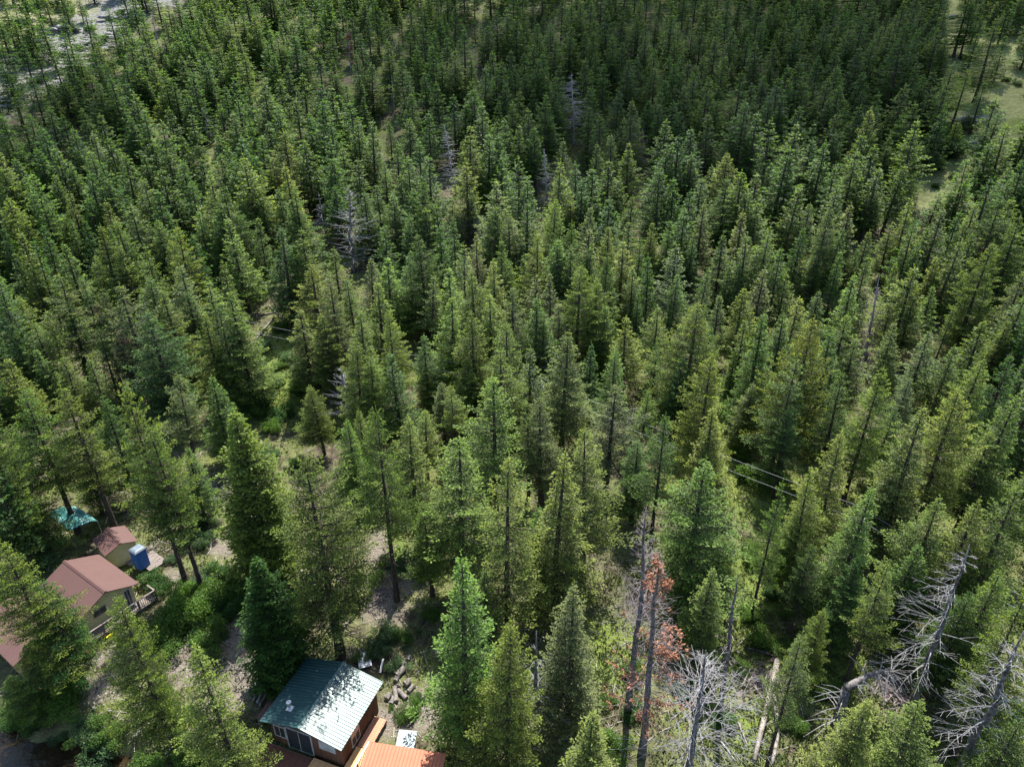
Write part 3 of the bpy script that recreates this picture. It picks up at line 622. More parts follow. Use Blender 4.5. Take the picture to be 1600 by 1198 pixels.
# ------------------------------------------------------------------ fallen logs, brush heaps, litter
def log(label, a, b, r1, r2, mat, name='fallen_log', group='fallen logs', bend=.0, roots=False, lift=.0):
    A = hit(*a); B = hit(*b); M_ = (A+B)/2; n = 8; q = np.linspace(0, 1, n); P = A+np.outer(q, B-A); g = np.random.default_rng(int(a[0]))
    P[:, 2] = np.maximum(ground(P[:, 0], P[:, 1])+r1*.7, A[2]+(B[2]-A[2])*q+r1*.7)+lift; perp = norm(np.array([-(B-A)[1], (B-A)[0], 0])); P += np.outer(np.sin(q*3.14)*bend, perp)+g.normal(0, .02, P.shape)
    O = np.array([M_[0], M_[1], gz(M_[0], M_[1])]); L_ = P-O
    mb = MB().tube(L_, r1+(r2-r1)*q, 9)
    if not roots:
        o = mb.build(name, mat, None, True, tuple(O)); tag(o, label, 'log', group); return o
    root = thing(name, label, 'log', tuple(O), 0, group); mb.build('trunk', mat, root, True); rt = MB()
    for k in range(26):
        dr = norm(g.normal(0, 1, 3)+norm(L_[0]-L_[1])*.4); l = g.uniform(.6, 1.5); rt.tube([L_[0], L_[0]+dr*l*.5, L_[0]+dr*l+g.normal(0, .15, 3)], [.12, .07, .015], 4, False)
    rt.build('root_plate', M_BARK, root); st = MB()
    for k in range(22):
        f = g.uniform(.35, 1); p0 = L_[int(f*(n-1))]; dr = norm(g.normal(0, 1, 3)*[1, 1, .3]+[0, 0, .25]); st.tube([p0, p0+dr*g.uniform(.4, 1.3)], [.03, .008], 3, False)
    st.build('branch_stubs', M_GREY, root)
log('long pale fallen trunk with an upturned root plate, lower right', (1215, 1032), (1178, 1190), .27, .15, M_LOG, roots=True)
log('second pale fallen trunk lying just right of the rooted one', (1209, 1085), (1206, 1195), .19, .12, M_LOG, bend=.3)
log('thin pale leaning trunk resting between dark firs beside the pole', (920, 558), (938, 624), .09, .14, M_LOG, lift=.5)
log('grey log slanting in the brush opening, left of the centre', (398, 533), (425, 500), .13, .10, M_LOG)
log('grey log lying almost level above the brush opening', (388, 497), (442, 487), .11, .09, M_SNAG)
log('short bleached log end above the brush opening', (402, 525), (412, 521), .2, .18, M_LOG)
log('dark log crossing the top of the brush opening', (420, 478), (452, 512), .12, .09, M_SNAG)
log('mossy log slanting behind the green-roofed cabin', (536, 983), (560, 955), .16, .12, M_LOG)
log('crooked pale branch behind the green roof', (466, 992), (476, 1022), .07, .05, M_LOG, bend=.35)
log('dark trunk lying under the wide tree left of the green roof', (488, 955), (468, 995), .14, .12, M_SNAG)
log('white log end on the ground left of the dense dark fir', (304, 715), (318, 706), .09, .08, M_LOG)
log('pale curved stump wood beside the shrub bank', (330, 846), (324, 868), .09, .06, M_LOG, bend=.15)
log('small bleached log under firs on the right, beside bright grass', (1428, 782), (1444, 798), .10, .07, M_LOG)
log('thin dark log on the bank above the river', (175, 1030), (207, 1020), .10, .08, M_SNAG)
log('fallen log in the shade by the upper right gap', (1098, 470), (1112, 477), .13, .1, M_LOG)
log('branch lying on the grass in front of the snapped snag', (1250, 1100), (1262, 1150), .05, .03, M_GREY)
log('thin pale log crossing the grass left of the rooted trunk', (1150, 1120), (1168, 1165), .07, .05, M_LOG)
log('thin grey log beside the foot of the wide bare snag', (1120, 1150), (1150, 1190), .08, .05, M_GREY)
log('slender fallen stem lying in the creek gully above the rooted trunk', (1165, 1012), (1205, 1022), .09, .06, M_SNAG)
log('thin bleached stem in the grass under the dark dead pole', (1180, 985), (1150, 1010), .06, .04, M_LOG)
log('brown fallen stem on the bare slope behind the cabin logs', (575, 950), (625, 925), .09, .06, M_SNAG)
log('pale fallen stem in the gap left of the tall bare trunks', (600, 870), (622, 850), .07, .05, M_LOG)
log('short grey log on the gravel above the green roof', (415, 1010), (398, 1030), .08, .06, M_GREY)
def heap(label, cx, cy, w, n, mat, seed, ln=1.2):
    O = hit(cx, cy); g = np.random.default_rng(seed); mb = MB(); O[2] = gz(O[0], O[1])
    for i in range(n):
        p = g.normal(0, w*.34, 2); z = gz(O[0]+p[0], O[1]+p[1])-O[2]+abs(g.normal(0, .22))+.05; a = g.uniform(0, 3.14); l = g.uniform(.4, 1)*ln
        d = np.array([math.cos(a), math.sin(a), g.normal(0, .25)])*l/2; c = np.array([p[0], p[1], z]); mb.tube([c-d, c+g.normal(0, .06, 3), c+d], [.035, .028, .01], 4, False)
    tag(mb.build('brush_pile', mat, None, False, tuple(O)), label, 'brush pile', 'heaps of cut branches')
heap('pale heap of cut branches beside the tall tan-tipped fir', 343, 780, 2.6, 190, M_LOG, 1)
heap('dark brown heap of branches left of the pale heap', 300, 765, 3.0, 210, M_PURP, 2, 1.8)
heap('heap of pale sticks in the gap above the brush opening', 492, 480, 2.6, 150, M_LOG, 3, 1.8)
heap('scatter of bleached chips and sticks left of the green roof', 382, 1040, 2.4, 230, M_LOG, 4, .7)
heap('brown tangle of branches behind the green-roofed cabin', 590, 925, 2.8, 120, M_PURP, 5, 1.6)
heap('grey twig heap behind the blue portable toilet', 232, 862, 1.2, 70, M_LOG, 6, 1.2)
heap('dark tangle in the creek gully beside the fallen trunks', 1190, 1065, 2.2, 160, M_PURP, 7, 1.6)
heap('fine dead branches under the purplish snag', 1345, 575, 3.0, 170, M_PURP, 8, 1.8)
heap('dead brush below the leaning grey snag', 1395, 1080, 2.4, 140, M_PURP, 9, 1.6)

# ------------------------------------------------------------------ shrubs
def shrub_proto(seed, mat, leaf=.16, n=5200, lump=11):
    g = np.random.default_rng(seed); P = []; C = g.normal(0, 1, (lump, 3))*[.42, .42, .16]+[0, 0, .42]; Rr = g.uniform(.22, .42, lump); wd = MB()
    for c, r_ in zip(C, Rr):
        m = int(n*r_*r_/np.sum(Rr**2)); d = norm(g.normal(0, 1, (m, 3))); P.append(c+d*(r_*g.uniform(.55, 1.06, m)[:, None])*[1, 1, .85])
        wd.tube([(0, 0, -.05), c*[.5, .5, .7], c], [.02, .013, .006], 3, False)
    P = np.concatenate(P); P = P[P[:, 2] > .02]; D = norm(g.normal(0, 1, P.shape)+[0, 0, .5]); U = norm(g.normal(0, .7, P.shape)+[0, 0, 1])
    V = kites(P, D, U, leaf*.5*g.uniform(.6, 1.3, len(P)), leaf*.3*g.uniform(.7, 1.2, len(P)))
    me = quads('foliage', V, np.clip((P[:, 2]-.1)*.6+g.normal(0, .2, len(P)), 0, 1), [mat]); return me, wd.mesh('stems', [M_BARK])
SP = [shrub_proto(i+300, M_LEAF) for i in range(4)]
SHR = []
SHRUBS = '''320 895 46 b;310 815 34 b;312 842 38 b;345 922 62 l;295 958 70 l;332 990 62 l;362 945 52 g;266 985 60 l;243 905 48 g;345 890 42 g;290 928 46 l;383 905 38 g;270 1000 34 g;320 938 50 g;112 1088 60 l;168 1175 66 b;75 1098 54 g;172 1135 54 l;95 1082 48 l;
300 1192 56 l;288 1165 44 l;40 1102 54 g;142 1128 46 b;240 1180 60 l;280 1110 44 l;255 1075 46 l;400 562 36 b;385 545 32 b;430 592 36 g;410 628 46 b;442 642 42 g;462 602 38 l;425 662 34 l;395 600 32 b;450 557 32 b;415 540 28 b;
375 575 30 b;482 652 36 l;588 1012 32 b;602 992 42 b;615 1037 30 b;628 992 34 g;572 1022 28 l;590 902 26 l;1186 1002 48 l;1172 962 38 l;1205 928 36 g;1466 232 66 b;1443 252 40 b;1483 215 42 l;1226 1012 32 l;952 1087 34 l;992 1112 34 g;960 1152 42 l;
1130 1122 38 g;1250 872 42 l;1232 886 32 l;640 1112 36 l;652 1092 26 g;611 1104 10 l;690 1165 14 l;985 1050 40 l;1010 1000 34 l;1060 1075 40 g;1290 1070 44 l;1240 1130 36 l;1405 690 30 l;1180 740 50 l;1160 700 40 l;1170 860 36 l;860 640 30 l;815 570 34 l;
1600 960 40 b;700 1110 30 l;800 1130 40 l;620 885 30 b;470 930 34 g;1575 1100 44 b;1465 255 30 l;1360 330 26 b;30 40 16 g;70 30 14 b;110 20 16 g;140 45 15 g;60 95 16 b;90 85 14 g;165 60 15 b;190 20 16 g;215 30 14 b;20 125 16 g;125 75 14 b;205 50 14 g;40 12 15 b;85 8 14 g;1498 60 13 g;1505 90 12 b;1570 125 14 g;1550 165 14 b;1520 235 14 g;1490 275 14 b;1460 290 13 g;1590 130 14 b;1440 575 22 b;560 560 26 b;350 600 28 l;520 670 30 l;385 640 30 l;440 570 26 l;365 625 26 b;58 1132 34 g;100 1146 34 b;22 1122 36 g;400 640 34 l;470 570 30 l;500 590 30 b;540 590 28 l;440 510 24 l;600 880 26 g;560 900 24 l;655 900 26 g;680 960 30 l;530 945 26 l;290 845 26 l;275 870 24 b;360 810 22 l;330 770 22 b;470 720 30 g;490 750 26 b;230 1010 26 l;420 705 30 b;1215 900 30 l;1160 1040 30 l;1225 960 26 l;1310 960 26 l;1295 1000 26 b'''
for k, ln in enumerate(SHRUBS.replace('\n', '').split(';')):
    a, b_, w_, c_ = ln.split(); a = float(a); b_ = float(b_); w_ = float(w_); P = hit(a, b_+w_*.25)
    if P is None: continue
    dep = P[1]*math.cos(PITCH)+(CZ-P[2])*math.sin(PITCH); s = w_*dep/FPX/1.55
    root = thing('shrub', 'shrub', 'shrub', (P[0], P[1], gz(P[0], P[1])), random.uniform(0, 6), 'leafy shrubs'); root.scale = (s*random.uniform(.85, 1.15), s, s*random.uniform(.75, 1.05))
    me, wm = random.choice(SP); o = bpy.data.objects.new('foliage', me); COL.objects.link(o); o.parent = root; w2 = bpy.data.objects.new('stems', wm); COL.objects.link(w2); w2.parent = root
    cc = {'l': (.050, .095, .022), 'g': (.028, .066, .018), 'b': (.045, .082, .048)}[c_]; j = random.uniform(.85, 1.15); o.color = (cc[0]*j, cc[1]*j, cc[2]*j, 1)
    SHR.append(dict(o=root, px=a, py=b_, look={'l': 'bright green leafy', 'g': 'dark green leafy', 'b': 'bluish green leafy'}[c_]))
relabel(SHR, 'shrub')

# ground cover no one could count: grass and low herbs, and the litter of twigs
def tufts():
    g = np.random.default_rng(77); n = 60000; px = g.uniform(-80, 1680, n); py = 1230-(1230-430)*g.random(n)**1.0; P = []
    T0 = np.arange(28, 150, .5); d = np.stack([(px-800)/FPX, math.cos(PITCH)+(599-py)/FPX*math.sin(PITCH), -math.sin(PITCH)+(599-py)/FPX*math.cos(PITCH)], 1)
    X = np.full(n, np.nan); Y = X.copy(); done = np.zeros(n, bool)
    for t in T0:
        q = d*t; z = q[:, 2]+CZ; h = ground(q[:, 0], q[:, 1]); m_ = (z < h) & ~done; X[m_] = q[m_, 0]; Y[m_] = q[m_, 1]; done |= m_
    X = X[done]+g.normal(0, .3, done.sum()); Y = Y[done]+g.normal(0, .3, done.sum()); Z = ground(X, Y); gm, gr, sc, up, dry = masks(X, Y, Z)
    keep = (Z > -1) & (g.random(len(X)) < np.clip(.42+gr*1.2+(vnoise(X, Y, 5, 9)-.5)*1.6-gm*1.0, 0.03, 1)); X, Y, Z = X[keep], Y[keep], Z[keep]
    m_ = 5; X = np.repeat(X, m_)+g.normal(0, .13, len(X)*m_); Y = np.repeat(Y, m_)+g.normal(0, .13, len(Y)*m_); Z = ground(X, Y)
    D = norm(g.normal(0, .55, (len(X), 3))+[0, 0, .8]); L = g.uniform(.12, .42, len(X)); V = kites(np.stack([X, Y, Z-.02], 1), D, norm(g.normal(0, 1, D.shape)), L, L*.42)
    m, t, b = newmat('grass_blades', .7, .2); f = noise(t, .35, 4); a = N(t, 'ShaderNodeAttribute', attribute_name='tip').outputs['Fac']
    c = mixc(t, a, ramp(t, f, [(.3, (.030, .060, .014)), (.55, (.070, .115, .026)), (.75, (.15, .16, .05))]), (.17, .18, .07)); t.links.new(c, b.inputs['Base Color'])
    tr = N(t, 'ShaderNodeBsdfTranslucent'); t.links.new(c, tr.inputs[0]); mx = N(t, 'ShaderNodeMixShader'); mx.inputs[0].default_value = .35
    t.links.new(b.outputs[0], mx.inputs[1]); t.links.new(tr.outputs[0], mx.inputs[2]); t.links.new(mx.outputs[0], t.nodes['Material Output'].inputs[0])
    o = bpy.data.objects.new('grass', quads('grass', V, g.random(len(V))*.8, [m])); COL.objects.link(o); tag(o, 'grass and low herbs growing over the forest floor', 'grass', kind='stuff')
tufts()
def litter():
    g = np.random.default_rng(78); A = []; mb = MB(); n = 0
    while n < 2600:
        px = g.uniform(-20, 1620); py = g.uniform(420, 1198); P = hit(px, py)
        if P is None or P[2] < -1: n += 1; continue
        k = int(g.integers(1, 4))
        for _ in range(k):
            x = P[0]+g.normal(0, .8); y = P[1]+g.normal(0, .8); z = gz(x, y)+.04; a = g.uniform(0, 3.14); l = g.uniform(.3, 1.5); w = g.uniform(.012, .035)
            mb.tube([(x-math.cos(a)*l/2, y-math.sin(a)*l/2, z), (x, y, z+g.uniform(0, .08)), (x+math.cos(a)*l/2, y+math.sin(a)*l/2, z+g.uniform(-.02, .12))], [w, w*.9, w*.4], 3, False)
        n += 1
    m, t, b = newmat('twig_litter', .9, .15); t.links.new(ramp(t, noise(t, .8, 2), [(.35, (.10, .08, .07)), (.6, (.30, .27, .24))]), b.inputs['Base Color'])
    tag(mb.build('twig_litter', m), 'fallen twigs and small branches littering the forest floor', 'litter', kind='stuff')
litter()
def stones():
    g = np.random.default_rng(79); n = 9000; mb = MB(); px = g.uniform(100, 760, n); py = g.uniform(760, 1198, n); k = 0
    for a, b_ in zip(px, py):
        w = max(blob(a, b_, 275, 1040, 55, 45), blob(a, b_, 375, 1010, 34, 60), blob(a, b_, 385, 1050, 40, 40), blob(a, b_, 150, 1080, 45, 30), blob(a, b_, 650, 1110, 70, 45), blob(a, b_, 320, 790, 45, 40), blob(a, b_, 345, 850, 25, 30), blob(a, b_, 600, 920, 60, 60)*.5)
        if g.random() > w*.75: continue
        P = hit(a, b_)
        if P is None or P[2] < -1: continue
        r_ = g.uniform(.03, .10)*(1.8 if g.random() < .06 else 1); th = g.uniform(0, 6.3, 1)[0]; q = th+np.arange(5)*1.257; rr = r_*g.uniform(.6, 1.3, 5)
        v = [(P[0]+rr[i]*math.cos(q[i]), P[1]+rr[i]*math.sin(q[i]), P[2]-.02) for i in range(5)]+[(P[0]+rr[i]*.6*math.cos(q[i]+.2), P[1]+rr[i]*.6*math.sin(q[i]+.2), P[2]+r_*g.uniform(.4, .8)) for i in range(5)]
        mb.add(v, [(i, (i+1) % 5, 5+(i+1) % 5, 5+i) for i in range(5)]+[(5, 6, 7, 8, 9)])
    m, t, b = newmat('loose_stones', .9, .2); t.links.new(ramp(t, noise(t, 2.5, 2), [(.35, (.10, .09, .08)), (.5, (.22, .20, .18)), (.68, (.40, .38, .35))]), b.inputs['Base Color'])
    tag(mb.build('loose_stones', m), 'loose stones and bleached chips strewn over the bare yard', 'stones', kind='stuff')
stones()

# ------------------------------------------------------------------ rocks
def rock(name, label, px, py, size, n, seed, mat, group=None):
    P = hit(px, py); g = np.random.default_rng(seed); mb = MB()
    for i in range(n):
        c = g.normal(0, 1, 3)*[size*.45, size*.3, size*.12] if n > 1 else np.zeros(3); s = size*g.uniform(.22, .45) if n > 1 else size*.5
        d = norm(g.normal(0, 1, (26, 3))); pts = d*s*g.uniform(.75, 1.1, (26, 1))*[1.5, .8, .5]+c
        import bmesh
        bm = bmesh.new(); [bm.verts.new(p) for p in pts]; bmesh.ops.convex_hull(bm, input=bm.verts); bmesh.ops.delete(bm, geom=[v for v in bm.verts if not v.link_faces], context='VERTS')
        bm.verts.index_update(); mb.add([v.co[:] for v in bm.verts], [[v.index for v in f.verts] for f in bm.faces]); bm.free()
    tag(mb.build(name, mat, None, False, (P[0], P[1], gz(P[0], P[1])+size*.08)), label, 'rock', group)
M_ROCK = plain('pale_rock', (.09, .09, .10), (.28, .28, .29), 1.2, .9, .2, bmp=.8, dist=.08)
rock('rock_outcrop', 'pale grey rock outcrop on the grassy rib, upper right', 1521, 192, 4.2, 9, 1, M_ROCK)
rock('rock_outcrop', 'small rock just below the pale outcrop on the rib', 1512, 226, 2.2, 5, 2, M_ROCK)
rock('rock_outcrop', 'low rock ledge left on the pale scree', 48, 66, 3.5, 9, 3, M_ROCK)
rock('rock_outcrop', 'rock ledge in the middle of the pale scree', 98, 48, 3.5, 9, 4, M_ROCK)
rock('rock_outcrop', 'upper rock ledge on the scree near the top edge', 178, 30, 3, 8, 5, M_ROCK)
rock('rock_outcrop', 'rock ledge at the left edge under the scree', 25, 98, 3, 6, 6, M_ROCK)
rock('rock_outcrop', 'small rock on the upper end of the grassy rib', 1490, 28, 2.5, 5, 7, M_ROCK)
rock('boulder', 'lone pale boulder in the middle-left opening', 621, 657, .7, 1, 8, M_ROCK)

# ------------------------------------------------------------------ cabins
def metal(name, c, rough=.35, spec=.6, metallic=.0, coat=0):
    m, t, b = newmat(name, rough, spec, metallic); f = noise(t, .9, 5); n2 = noise(t, 6, 3)
    t.links.new(mixc(t, math_(t, 'MULTIPLY', f, .5), c, tuple(min(1, q*1.35+.012) for q in c)), b.inputs['Base Color'])
    base = b.inputs['Base Color'].links[0].from_socket; sp = noise(t, 34, 2); pt = noise(t, 1.4, 4)
    lit = math_(t, 'MULTIPLY', math_(t, 'GREATER_THAN', sp, .66), math_(t, 'MULTIPLY_ADD', pt, 5, -2.1, clamp=True)); st = math_(t, 'MULTIPLY_ADD', pt, 3, -1.7, clamp=True)
    base = mixc(t, math_(t, 'MULTIPLY', st, .35), base, tuple(q*.55+.01 for q in c)); t.links.new(mixc(t, lit, base, (.06, .04, .022)), b.inputs['Base Color'])
    t.links.new(math_(t, 'MULTIPLY_ADD', n2, .16, rough-.08), b.inputs['Roughness']); b.inputs['Coat Weight'].default_value = coat; b.inputs['Coat Roughness'].default_value = .22; return m
M_GROOF = metal('green_roof_metal', (.010, .046, .047), .50, .52, .2, .07)
M_RROOF = metal('maroon_roof_metal', (.074, .038, .033), .68, .25)
M_OROOF = metal('orange_roof_metal', (.30, .098, .048), .62, .3)
M_YEL = plain('cream_yellow_paint', (.42, .36, .17), (.54, .47, .25), 1.2, .7, .3)
M_OCH = plain('ochre_paint', (.27, .185, .07), (.36, .26, .11), 1.2, .7, .3)
M_BRN = wood('reddish_brown_boards', (.075, .036, .022), (.17, .082, .048), 1.5, (1, 1, .2))
M_TRIM = plain('pale_trim', (.27, .27, .26), (.42, .42, .40), 2, .6, .3)
M_FLUE = metal('galvanised_metal', (.55, .56, .58), .35, .5, .8)
M_DECK = wood('brown_deck_boards', (.085, .034, .026), (.18, .075, .055), 1.2)
M_PINK = wood('reddish_deck_boards', (.30, .13, .08), (.46, .24, .15), 1.2)
M_NEW = wood('new_orange_lumber', (.42, .22, .09), (.66, .40, .19), 1.2)
M_OLD = wood('old_grey_boards', (.09, .075, .065), (.22, .19, .165), 1.2)
M_PALE = wood('pale_rail_wood', (.50, .42, .32), (.70, .62, .50), 1.2)
mg, tg, bgl = newmat('window_glass', .06, .6); bgl.inputs['Base Color'].default_value = (.03, .035, .04, 1)
M_GLASS = mg
def ribbed(x0, z0, x1, z1, ya, yb, pitch=.28, hgt=.035, th=.05):
    """corrugated sheet from eave (x1,z1) to ridge (x0,z0), ribs running down the slope"""
    hgt = hgt if pitch < .4 else .013
    mb = MB(); d = np.array([x1-x0, 0, z1-z0]); nrm = norm(np.cross(d, [0, 1, 0]).astype(float)); nrm = nrm*(1 if nrm[2] > 0 else -1)
    n = max(2, int(round((yb-ya)/pitch))); ys = []; hs = []
    for i in range(n):
        y = ya+(yb-ya)*i/n; p = (yb-ya)/n; ys += [y, y+p*.62, y+p*.70, y+p*.90]; hs += [0, 0, hgt, hgt]
    ys.append(yb); hs.append(0); ys = np.array(ys); hs = np.array(hs); k = len(ys)
    A = np.array([x0, 0, z0]); B = np.array([x1, 0, z1]); top = [A+[0, y, 0]+nrm*h for y, h in zip(ys, hs)]+[B+[0, y, 0]+nrm*h for y, h in zip(ys, hs)]
    bot = [A+[0, y, 0]-nrm*th for y in ys]+[B+[0, y, 0]-nrm*th for y in ys]
    mb.add(top+bot, [(i, i+1, k+i+1, k+i) for i in range(k-1)]+[(2*k+i, 3*k+i, 3*k+i+1, 2*k+i+1) for i in range(k-1)]+[(i, 2*k+i, 2*k+i+1, i+1) for i in range(k-1)]+[(k+i, k+i+1, 3*k+i+1, 3*k+i) for i in range(k-1)]+[(0, k, 3*k, 2*k), (k-1, 3*k-1, 4*k-1, 2*k-1)])
    return mb
def wall_panels(hx, hy, wh, rh, style, gable=True):
    mb = MB(); th = .1
    for s in (-1, 1): mb.box((s*(hx-th/2), 0, wh/2), (th, 2*hy, wh))
    for s in (-1, 1):
        y = s*(hy-th/2); mb.box((0, y, wh/2), (2*hx-2*th-.004, th, wh))
        if gable:
            pr = [(-hx, wh+.002), (hx, wh+.002), (0, rh)]; v = [(a, y-th/2, b_) for a, b_ in pr]+[(a, y+th/2, b_) for a, b_ in pr]; mb.add(v, [(0, 1, 2), (5, 4, 3), (0, 3, 4, 1), (1, 4, 5, 2), (2, 5, 3, 0)])
    if style == 'vert':
        for s in (-1, 1):
            for y in np.arange(-hy+.1, hy, .24): mb.box((s*(hx+.012), y, wh/2), (.024, .05, wh-.02))
            for x in np.arange(-hx+.1, hx, .24): mb.box((x, s*(hy+.012), (wh+(rh-wh)*(1-abs(x)/hx))/2-.04), (.05, .024, wh+(rh-wh)*(1-abs(x)/hx)-.1))
    else:
        for z in np.arange(.12, wh, .2):
            for s in (-1, 1): mb.box((s*(hx+.01), 0, z), (.02, 2*hy, .03)); mb.box((0, s*(hy+.01), z), (2*hx, .02, .03))
        for z in np.arange(wh+.1, rh-.1, .2):
            w_ = hx*(rh-z)/(rh-wh)
            for s in (-1, 1): mb.box((0, s*(hy+.01), z), (2*w_, .02, .03))
    return mb
def window(root, wall, x, y, z, w, h, ax, mframe=None, name='window', glass=None):
    """ax 'x': the window faces +-x, 'y': faces +-y"""
    f = MB(); t_ = .07; s = 1
    dim = lambda a, b_, c_: (b_, a, c_) if ax == 'x' else (a, b_, c_)
    for q in (-1, 1):
        c = (x, y+q*(w/2), z) if ax == 'x' else (x+q*(w/2), y, z); f.box(c, dim(t_, .08, h+t_))
        f.box((x, y, z+q*h/2), dim(w-t_-.004, .08, t_))
    f.box((x, y, z), dim(.04, .06, h-t_-.004))
    fo = f.build(name, mframe or M_TRIM, root); p = MB().box((x, y, z), dim(w-t_, .05, h-t_-.006)); p.build('pane', glass or M_GLASS, fo); return fo
def cabin(name, label, loc, rz, hx, hy, wh, rh, ox, oy, mroof, mwall, style, pitch=.28):
    root = thing(name, label, 'cabin', loc, rz); sl_ = (rh-wh)/(hx)
    zr = rh+.07; zl = zr-sl_*ox if ox > hx else zr-sl_*ox
    w = wall_panels(hx, hy, wh, rh, style).build('wall', mwall, root)
    rf = ribbed(0, zr, ox, zl, -oy, oy, pitch).build('roof', mroof, root); r2 = ribbed(0, zr, -ox, zl, -oy, oy, pitch).build('roof', mroof, root)
    cap = MB()
    for s in (-1, 1): cap.add([(0, -oy-.02, zr+.075), (0, oy+.02, zr+.075), (s*.17, oy+.02, zr+.045-sl_*.17), (s*.17, -oy-.02, zr+.045-sl_*.17), (0, -oy-.02, zr+.06), (0, oy+.02, zr+.06), (s*.17, oy+.02, zr+.03-sl_*.17), (s*.17, -oy-.02, zr+.03-sl_*.17)], [(0, 1, 2, 3), (7, 6, 5, 4), (0, 3, 7, 4), (1, 5, 6, 2), (3, 2, 6, 7)])
    cap.build('ridge_cap', mroof, rf)
    return root, rf, r2, zr, sl_
# green-roofed cabin; its ridge runs away from the camera
GA = math.atan2(.942, .335)-math.pi/2
GR, grf, glf, gzr, gsl = cabin('cabin', 'brown board cabin under a dark green ribbed metal roof that glares in the sun', (-13.28, 31.9, gz(-13.3, 31.9)), GA, 2.85, 2.3, 2.75, 3.44, 3.22, 2.8, M_GROOF, M_BRN, 'vert', .24)
f = MB(); x_ = -1.55; y_ = -1.55; zz = gzr-gsl*1.55
f.box((x_, y_, zz+.06), (.42, .42, .06)); f.tube([(x_, y_, zz), (x_, y_, zz+.62)], .10, 12); f.tube([(x_, y_, zz+.56), (x_, y_, zz+.74)], .17, 14)
fl = f.build('chimney', M_FLUE, glf, False)
f = MB().tube([(1.95, -1.0, gzr-gsl*1.95+.05), (1.95, -1.0, gzr-gsl*1.95+.55)], .03, 6); f.build('vent_pipe', M_TRIM, grf)
window(GR, None, 2.88, -.75, 1.45, .95, 1.5, 'x')
window(GR, None, 1.7, -2.33, 1.75, 1.2, .8, 'y', glass=M_TRIM)
window(GR, None, -.55, -2.33, 1.25, 2.0, 2.1, 'y', name='sliding_door')
window(GR, None, -2.1, -2.33, 1.55, .9, 1.1, 'y')
def lpt(root, x, y, z=0):
    c, s = math.cos(root.rotation_euler.z), math.sin(root.rotation_euler.z); L = root.location; return (L.x+x*c-y*s, L.y+x*s+y*c, L.z+z)
def deck(name, label, loc, rz, x0, x1, y0, y1, z, mat, along='x', joist=M_OLD, w=.14, cat='deck', rail=None, mrail=None):
    root = thing(name, label, cat, loc, rz); mb = MB(); g = np.random.default_rng(int(abs(loc[0]*10)))
    if along == 'x':
        for y in np.arange(y0, y1-w*.5, w+.012): mb.box(((x0+x1)/2+g.normal(0, .01), y+w/2, z-.02), (x1-x0, w, .04))
    else:
        for x in np.arange(x0, x1-w*.5, w+.012): mb.box((x+w/2, (y0+y1)/2+g.normal(0, .01), z-.02), (w, y1-y0, .04))
    mb.build('boards', mat, root); fr = MB()
    for s in (y0+.03, y1-.03): fr.box(((x0+x1)/2, s, z-.14), (x1-x0, .05, .19))
    for s in (x0+.03, x1-.03): fr.box((s, (y0+y1)/2, z-.14), (.05, y1-y0-.1, .19))
    for a in (x0+.08, x1-.08):
        for b_ in (y0+.1, y1-.1): fr.box((a, b_, (z-.25-.8)/2), (.1, .1, z-.25+.8))
    fr.build('frame', joist, root)
    if rail:
        for (ax, ay, bx, by) in rail:
            L_ = math.hypot(bx-ax, by-ay); n = max(1, int(L_/1.3)); rm = MB(); rm.beam((ax, ay, z+.95), (bx, by, z+.95), .12, .05)
            for i in range(n+1): q = i/n; rm.box((ax+(bx-ax)*q, ay+(by-ay)*q, z+.46), (.09, .09, .92))
            m_ = int(L_/.16)
            for i in range(1, m_): q = i/m_; rm.box((ax+(bx-ax)*q, ay+(by-ay)*q, z+.5), (.035, .035, .8))
            rm.beam((ax, ay, z+.12), (bx, by, z+.12), .04, .06); rm.build('railing', mrail or mat, root)
    return root
gl = tuple(GR.location)
deck('deck', 'dark brown board deck in front of the green-roofed cabin', gl, GA, -4.3, .55, -6.6, -2.6, .32, M_DECK, 'x')
deck('deck', 'new orange lumber landing at the near corner of the green-roofed cabin', gl, GA, .62, 4.05, -4.1, -2.65, .42, M_NEW, 'x', M_NEW, rail=[(.65, -4.05, 1.9, -4.05)], mrail=M_PALE)
deck('walkway', 'new orange lumber walkway with a pale handrail along the cabin wall', gl, GA, 2.98, 4.05, -2.6, -.9, .5, M_NEW, 'x', M_NEW, cat='walkway', rail=[(4.05, -4.05, 4.05, -.9)], mrail=M_PALE)
deck('walkway', 'weathered reddish walkway behind the new lumber one', gl, GA, 2.98, 3.95, -.85, 1.6, .46, M_PINK, 'x', M_OLD, cat='walkway')
o = ribbed(0, 1.15, -1.3, .95, -.8, .8, .2).build('lean_to_roof', M_RROOF, None, False, lpt(GR, -3.3, -1.0), GA); o.location.z = gl[2]+.2
rt = thing('lean_to', 'small maroon lean-to roof against the left wall of the green-roofed cabin', 'lean-to', tuple(o.location), GA); o.location = (0, 0, 0); o.rotation_euler.z = 0; o.parent = rt; o.name = 'roof'
pm = MB(); [pm.box((-1.2, s*.7, .3), (.08, .08, 1.3)) for s in (-1, 1)]; pm.build('posts', M_OLD, rt)
